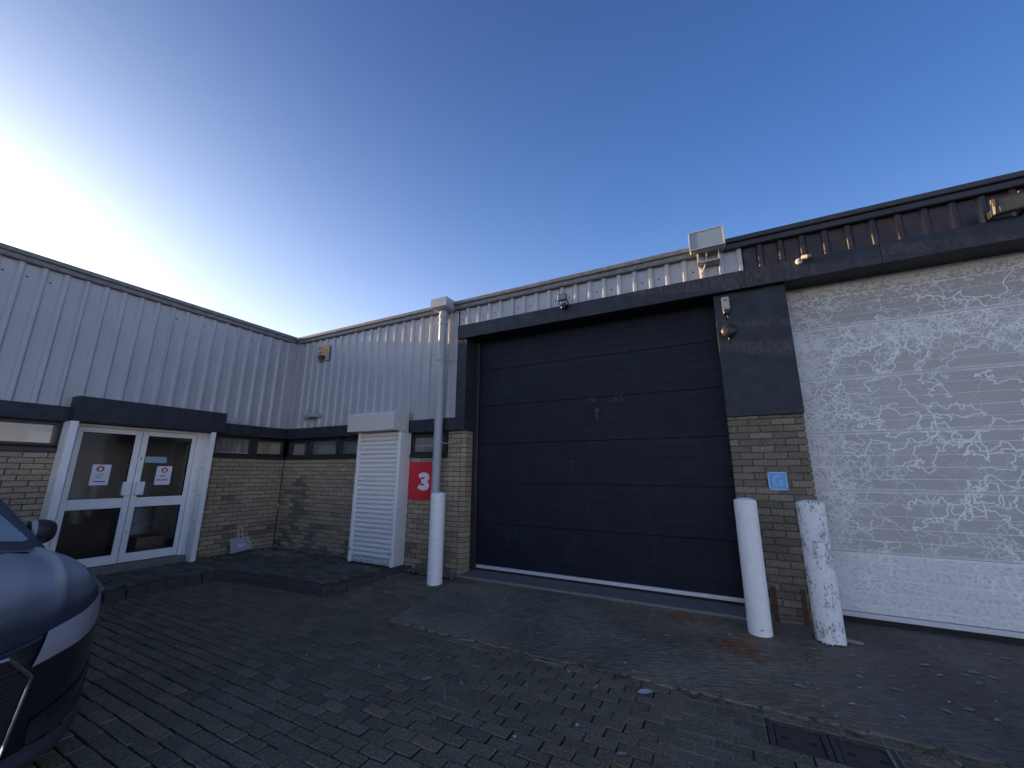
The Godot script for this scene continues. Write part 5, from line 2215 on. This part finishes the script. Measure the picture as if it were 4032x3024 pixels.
		for i in 5:
			p.append([])
			var a := PI * lerpf(0.60, 0.74, i / 4.0)
			for j in 13:
				var b := lerpf(-0.6, 2.6, j / 12.0)
				var q := Vector3(cos(b) * sin(a), sin(b) * sin(a), cos(a))
				var w := Vector3(signf(q.x) * pow(absf(q.x), 0.75) * 0.075, signf(q.y) * pow(absf(q.y), 0.72) * 0.092, signf(q.z) * pow(absf(q.z), 0.7) * 0.085)
				w.x *= 1.0 - 0.35 * w.z / 0.085 * 0.5
				w.y *= 1.0 - 0.12 * (w.z / 0.085)
				p[i].append(Vector3(0.38, 1.085, 0.887 * sd) + Vector3(w.x * 1.03 + 0.001, w.y * 1.03, w.z * sd))
		g.grid(p, Vector3(1, 0.5, 0))
		local_part("mirror_band", g, icl, mir)
	# windscreen
	g = Geo.new()
	p = []
	for i in 13:
		p.append([])
		var f := i / 12.0
		for j in 25:
			var v := j / 12.0 - 1.0
			var b := bonnet_point(1.0, v) + Vector3(0.02, 0.0, 0)
			var t := Vector3(-0.35 - 0.12 * v * v, 1.505 - 0.03 * v * v, 0.60 * v)
			var q := b.lerp(t, f)
			q.y += 0.03 * sin(PI * f) + 0.008
			p[i].append(q)
	g.grid(p, Vector3(1, 1, 0))
	local_part("windscreen", g, ice, c)
	g = Geo.new()
	p = []
	for i in 3:
		p.append([])
		for j in 25:
			var v := (j / 12.0 - 1.0) * 0.985
			var b := bonnet_point(1.0, v)
			var t := Vector3(-0.35, 1.505, 0.60 * v)
			p[i].append(b.lerp(t, i * 0.035) + Vector3(0.022, 0.022 + 0.008 * i, 0))
	g.grid(p, Vector3(1, 1, 0))
	local_part("cowl_band", g, plain("cowl_dark", lin(0.03, 0.03, 0.038), 0.5), c)
	# roof and tail
	g = Geo.new()
	p = []
	for i in 15:
		p.append([])
		var f := i / 14.0
		for j in 13:
			var v := j / 6.0 - 1.0
			var x := lerpf(-0.33, -2.36, f)
			var h := 1.51 + 0.02 * sin(PI * f) - 0.10 * pow(f, 2.0) - 0.45 * smoothstep(0.80, 1.0, f) - 0.035 * v * v
			p[i].append(Vector3(x, h, (0.60 + 0.1 * smoothstep(0.8, 1.0, f)) * v))
	g.grid(p, Vector3.UP)
	local_part("roof", g, body, c)
	g = Geo.new()
	p = []
	for i in 5:
		p.append([])
		for j in 13:
			var v := j / 6.0 - 1.0
			p[i].append(Vector3(-2.36 - 0.05 * sin(PI * i / 4.0), lerpf(0.25, 0.97, i / 4.0), 0.72 * v))
	g.grid(p, Vector3(-1, 0, 0))
	local_part("tailgate", g, body, c)
	g = Geo.new()
	g.span(-2.2, 1.75, 0.22, 0.30, -0.80, 0.80)
	local_part("underbody", g, M.rubber, c)
	# wheels
	for w in [[1.18, -1.0], [1.18, 1.0], [-1.55, -1.0], [-1.55, 1.0]]:
		var at := Vector3(w[0], 0.35, 0.78 * w[1])
		var ax := Vector3(0, 0, w[1])
		g = Geo.new()
		g.lathe(at, ax, [[0.22, -0.08], [0.33, -0.08], [0.35, -0.06], [0.35, 0.14], [0.33, 0.168], [0.25, 0.172], [0.245, 0.14]], 36)
		var wh := local_part("wheel", g, M.rubber, c)
		g = Geo.new()
		g.lathe(at, ax, [[0.245, 0.13], [0.24, 0.155], [0.22, 0.15], [0.06, 0.12], [0.05, 0.145], [0.0, 0.146]], 36)
		local_part("rim", g, M.steel, wh)


func local_part(called: String, g: Geo, m: Material, parent: Node3D) -> MeshInstance3D:
	return part(called, g, m, parent, null, true)


# ---------------------------------------------------------------- leaves, flakes and scraps on the ground
func litter() -> void:
	var L := [5.96, 1.82, 6.02, 1.92, 5.89, 2.15, 6.37, 1.82, 6.94, 1.83, 6.58, 1.85, 6.79, 1.84, 6.88, 1.90, 6.67, 2.24, 7.13, 2.03, 6.23, 2.33, 7.15, 2.52, 7.46, 2.66, 6.86, 2.81, 7.31, 1.06, 7.50, 0.88, 7.51, 1.01, 7.66, 0.78, 7.61, 1.23, 7.59, 1.43, 7.34, 1.66, 7.73, 1.14, 7.97, 1.38, 7.25, 1.56, 7.30, 0.45, 6.99, 0.22, 6.83, 0.24, 6.80, 0.82, 6.54, 0.78, 6.67, 1.00, 6.37, 1.35, 6.27, 1.33, 6.34, 1.17, 6.30, 0.82, 5.53, 1.20, 5.63, 0.67, 5.30, 1.51, 5.71, 1.66, 7.93, 0.76, 8.10, 0.68, 7.98, 0.93, 8.03, 0.60,
		8.53, 1.27, 8.59, 1.34, 8.33, 1.44, 8.47, 1.36, 8.79, 1.02, 8.92, 0.92, 8.90, 1.01, 8.85, 1.19, 8.88, 1.33, 8.75, 1.45, 8.57, 1.57, 8.62, 1.66, 9.11, 0.90, 9.08, 1.11, 9.41, 0.57, 9.66, 0.1, 9.96, 0.12, 10.04, 0.16, 9.62, 0.64, 9.69, 0.56, 9.64, 0.75, 9.34, 1.14, 9.28, 1.29, 9.00, 1.48, 9.63, 0.99, 9.41, 1.20, 9.11, 1.87, 9.31, 1.84, 8.94, 0.63, 8.68, 0.81, 8.61, 0.89, 8.67, 0.62, 8.42, 0.70, 8.28, 0.92, 9.44, 0.73, 9.78, 0.60, 9.51, 1.27,
		3.11, 2.11, 4.61, 2.70, 4.77, 2.68, 4.84, 2.60, 4.66, 2.53, 5.47, 2.53, 5.62, 2.45, 4.18, 1.87, 5.72, 2.19, 6.23, 2.45, 5.95, 2.52, 5.80, 2.63, 4.03, 1.03, 3.84, 1.2, 4.23, 0.95]
	var kinds := []
	for k in 5:
		# curled leaf: a thin pointed blade with real thickness
		var g := Geo.new()
		var r := RandomNumberGenerator.new()
		r.seed = 500 + k
		var bend := r.randf_range(0.10, 0.35)
		var p := []
		var q := []
		for i in 9:
			p.append([])
			q.append([])
			var f := i / 8.0
			var w := 0.30 * sin(PI * pow(f, 0.8)) * (0.75 + 0.25 * r.randf()) + 0.02
			for j in 5:
				var v := j / 2.0 - 1.0
				var pt := Vector3(f - 0.5, bend * (f - 0.5) * (f - 0.5) + 0.22 * v * v * w + 0.02 * r.randf(), v * w + 0.1 * sin(f * 3.0 + k))
				p[i].append(pt + Vector3(0, 0.035, 0))
				q[i].append(pt)
		g.grid(p, Vector3.UP)
		g.grid(q, Vector3.DOWN)
		kinds.append(g.mesh())
	var words := ["pale dry leaf flake lying on the ground in front of the units", "curled tan leaf lying on the ground in front of the units", "small white scrap lying on the ground in front of the units"]
	var mats := [M.litter_pale, M.litter_tan, M.litter_white]
	for i in range(0, L.size(), 2):
		var x: float = L[i]
		var z: float = L[i + 1]
		var k := 0
		var rr := rng.randf()
		if rr > 0.78:
			k = 2
		elif rr > 0.55:
			k = 1
		var on_slab := z < 1.75 and x > slab_left(z)
		var y := lie(x, z) + (0.014 if on_slab else 0.006)
		var o := MeshInstance3D.new()
		o.name = numbered("scrap" if k == 2 else "fallen_leaf")
		o.mesh = kinds[rng.randi() % 5]
		o.material_override = mats[k]
		var s := rng.randf_range(0.022, 0.042) if k == 2 else rng.randf_range(0.038, 0.085)
		o.scale = Vector3(s, s * rng.randf_range(0.5, 1.0), s * rng.randf_range(0.6, 1.1))
		o.rotation.y = rng.randf() * TAU
		o.position = Vector3(x, y - 0.001, z)
		add_child(o)
		tag(o, words[k], ["leaf", "leaf", "scrap"][k], ["pale leaves strewn over the yard", "tan leaves strewn over the yard", "white scraps strewn over the yard"][k])
	# a few that stand out
	for q in [[7.47, 1.93, 0.115, "large white crumpled flake lying on the block paving", 2], [7.29, 0.46, 0.075, "white torn paper scrap on the rusty patch of the apron", 2], [3.60, 0.60, 0.14, "white torn rag lying beside the raised paving", 2], [3.50, 0.78, 0.07, "pale shard lying below the raised paving edge", 2], [2.46, 0.45, 0.05, "white cigarette-sized scrap on the raised paving", 2], [3.06, 0.42, 0.06, "pale scrap on the raised paving before the white shutter", 2]]:
		var o := MeshInstance3D.new()
		o.name = numbered("paper_scrap")
		o.mesh = kinds[2]
		o.material_override = mats[q[4]]
		o.scale = Vector3(q[2], q[2] * 0.5, q[2] * 1.1)
		o.rotation.y = 0.35
		var y := lie(q[0], q[1]) + 0.008
		if q[0] < 3.5 and q[1] < 1.4:
			y = 0.006
		o.position = Vector3(q[0], y, q[1])
		add_child(o)
		tag(o, q[3], "scrap")
	# feather with its shaft near the covers of dirt, and bare twigs
	for q in [[6.68, 1.83, 0.15, 0.25, "pale bare twig lying along the front edge of the apron"], [6.2, 2.62, 0.16, -0.75, "thin straw lying across the block paving"], [6.55, 0.86, 0.14, 0.2, "dark twig lying on the concrete apron"]]:
		var g := Geo.new()
		var pts := []
		for i in 7:
			var f := i / 6.0 - 0.5
			pts.append(Vector3(f * q[2], 0.006 + 0.004 * sin(f * 9.0), 0.012 * sin(f * 5.0)))
		g.tube(pts, 0.0035, 6)
		var o := MeshInstance3D.new()
		o.name = numbered("twig")
		o.mesh = g.mesh()
		o.mesh.surface_set_material(0, M.litter_dark if "dark" in q[4] else M.litter_pale)
		o.rotation.y = q[3]
		o.position = Vector3(q[0], lie(q[0], q[1]) + (0.01 if q[1] < 1.75 else 0.002), q[1])
		add_child(o)
		tag(o, q[4], "twig")
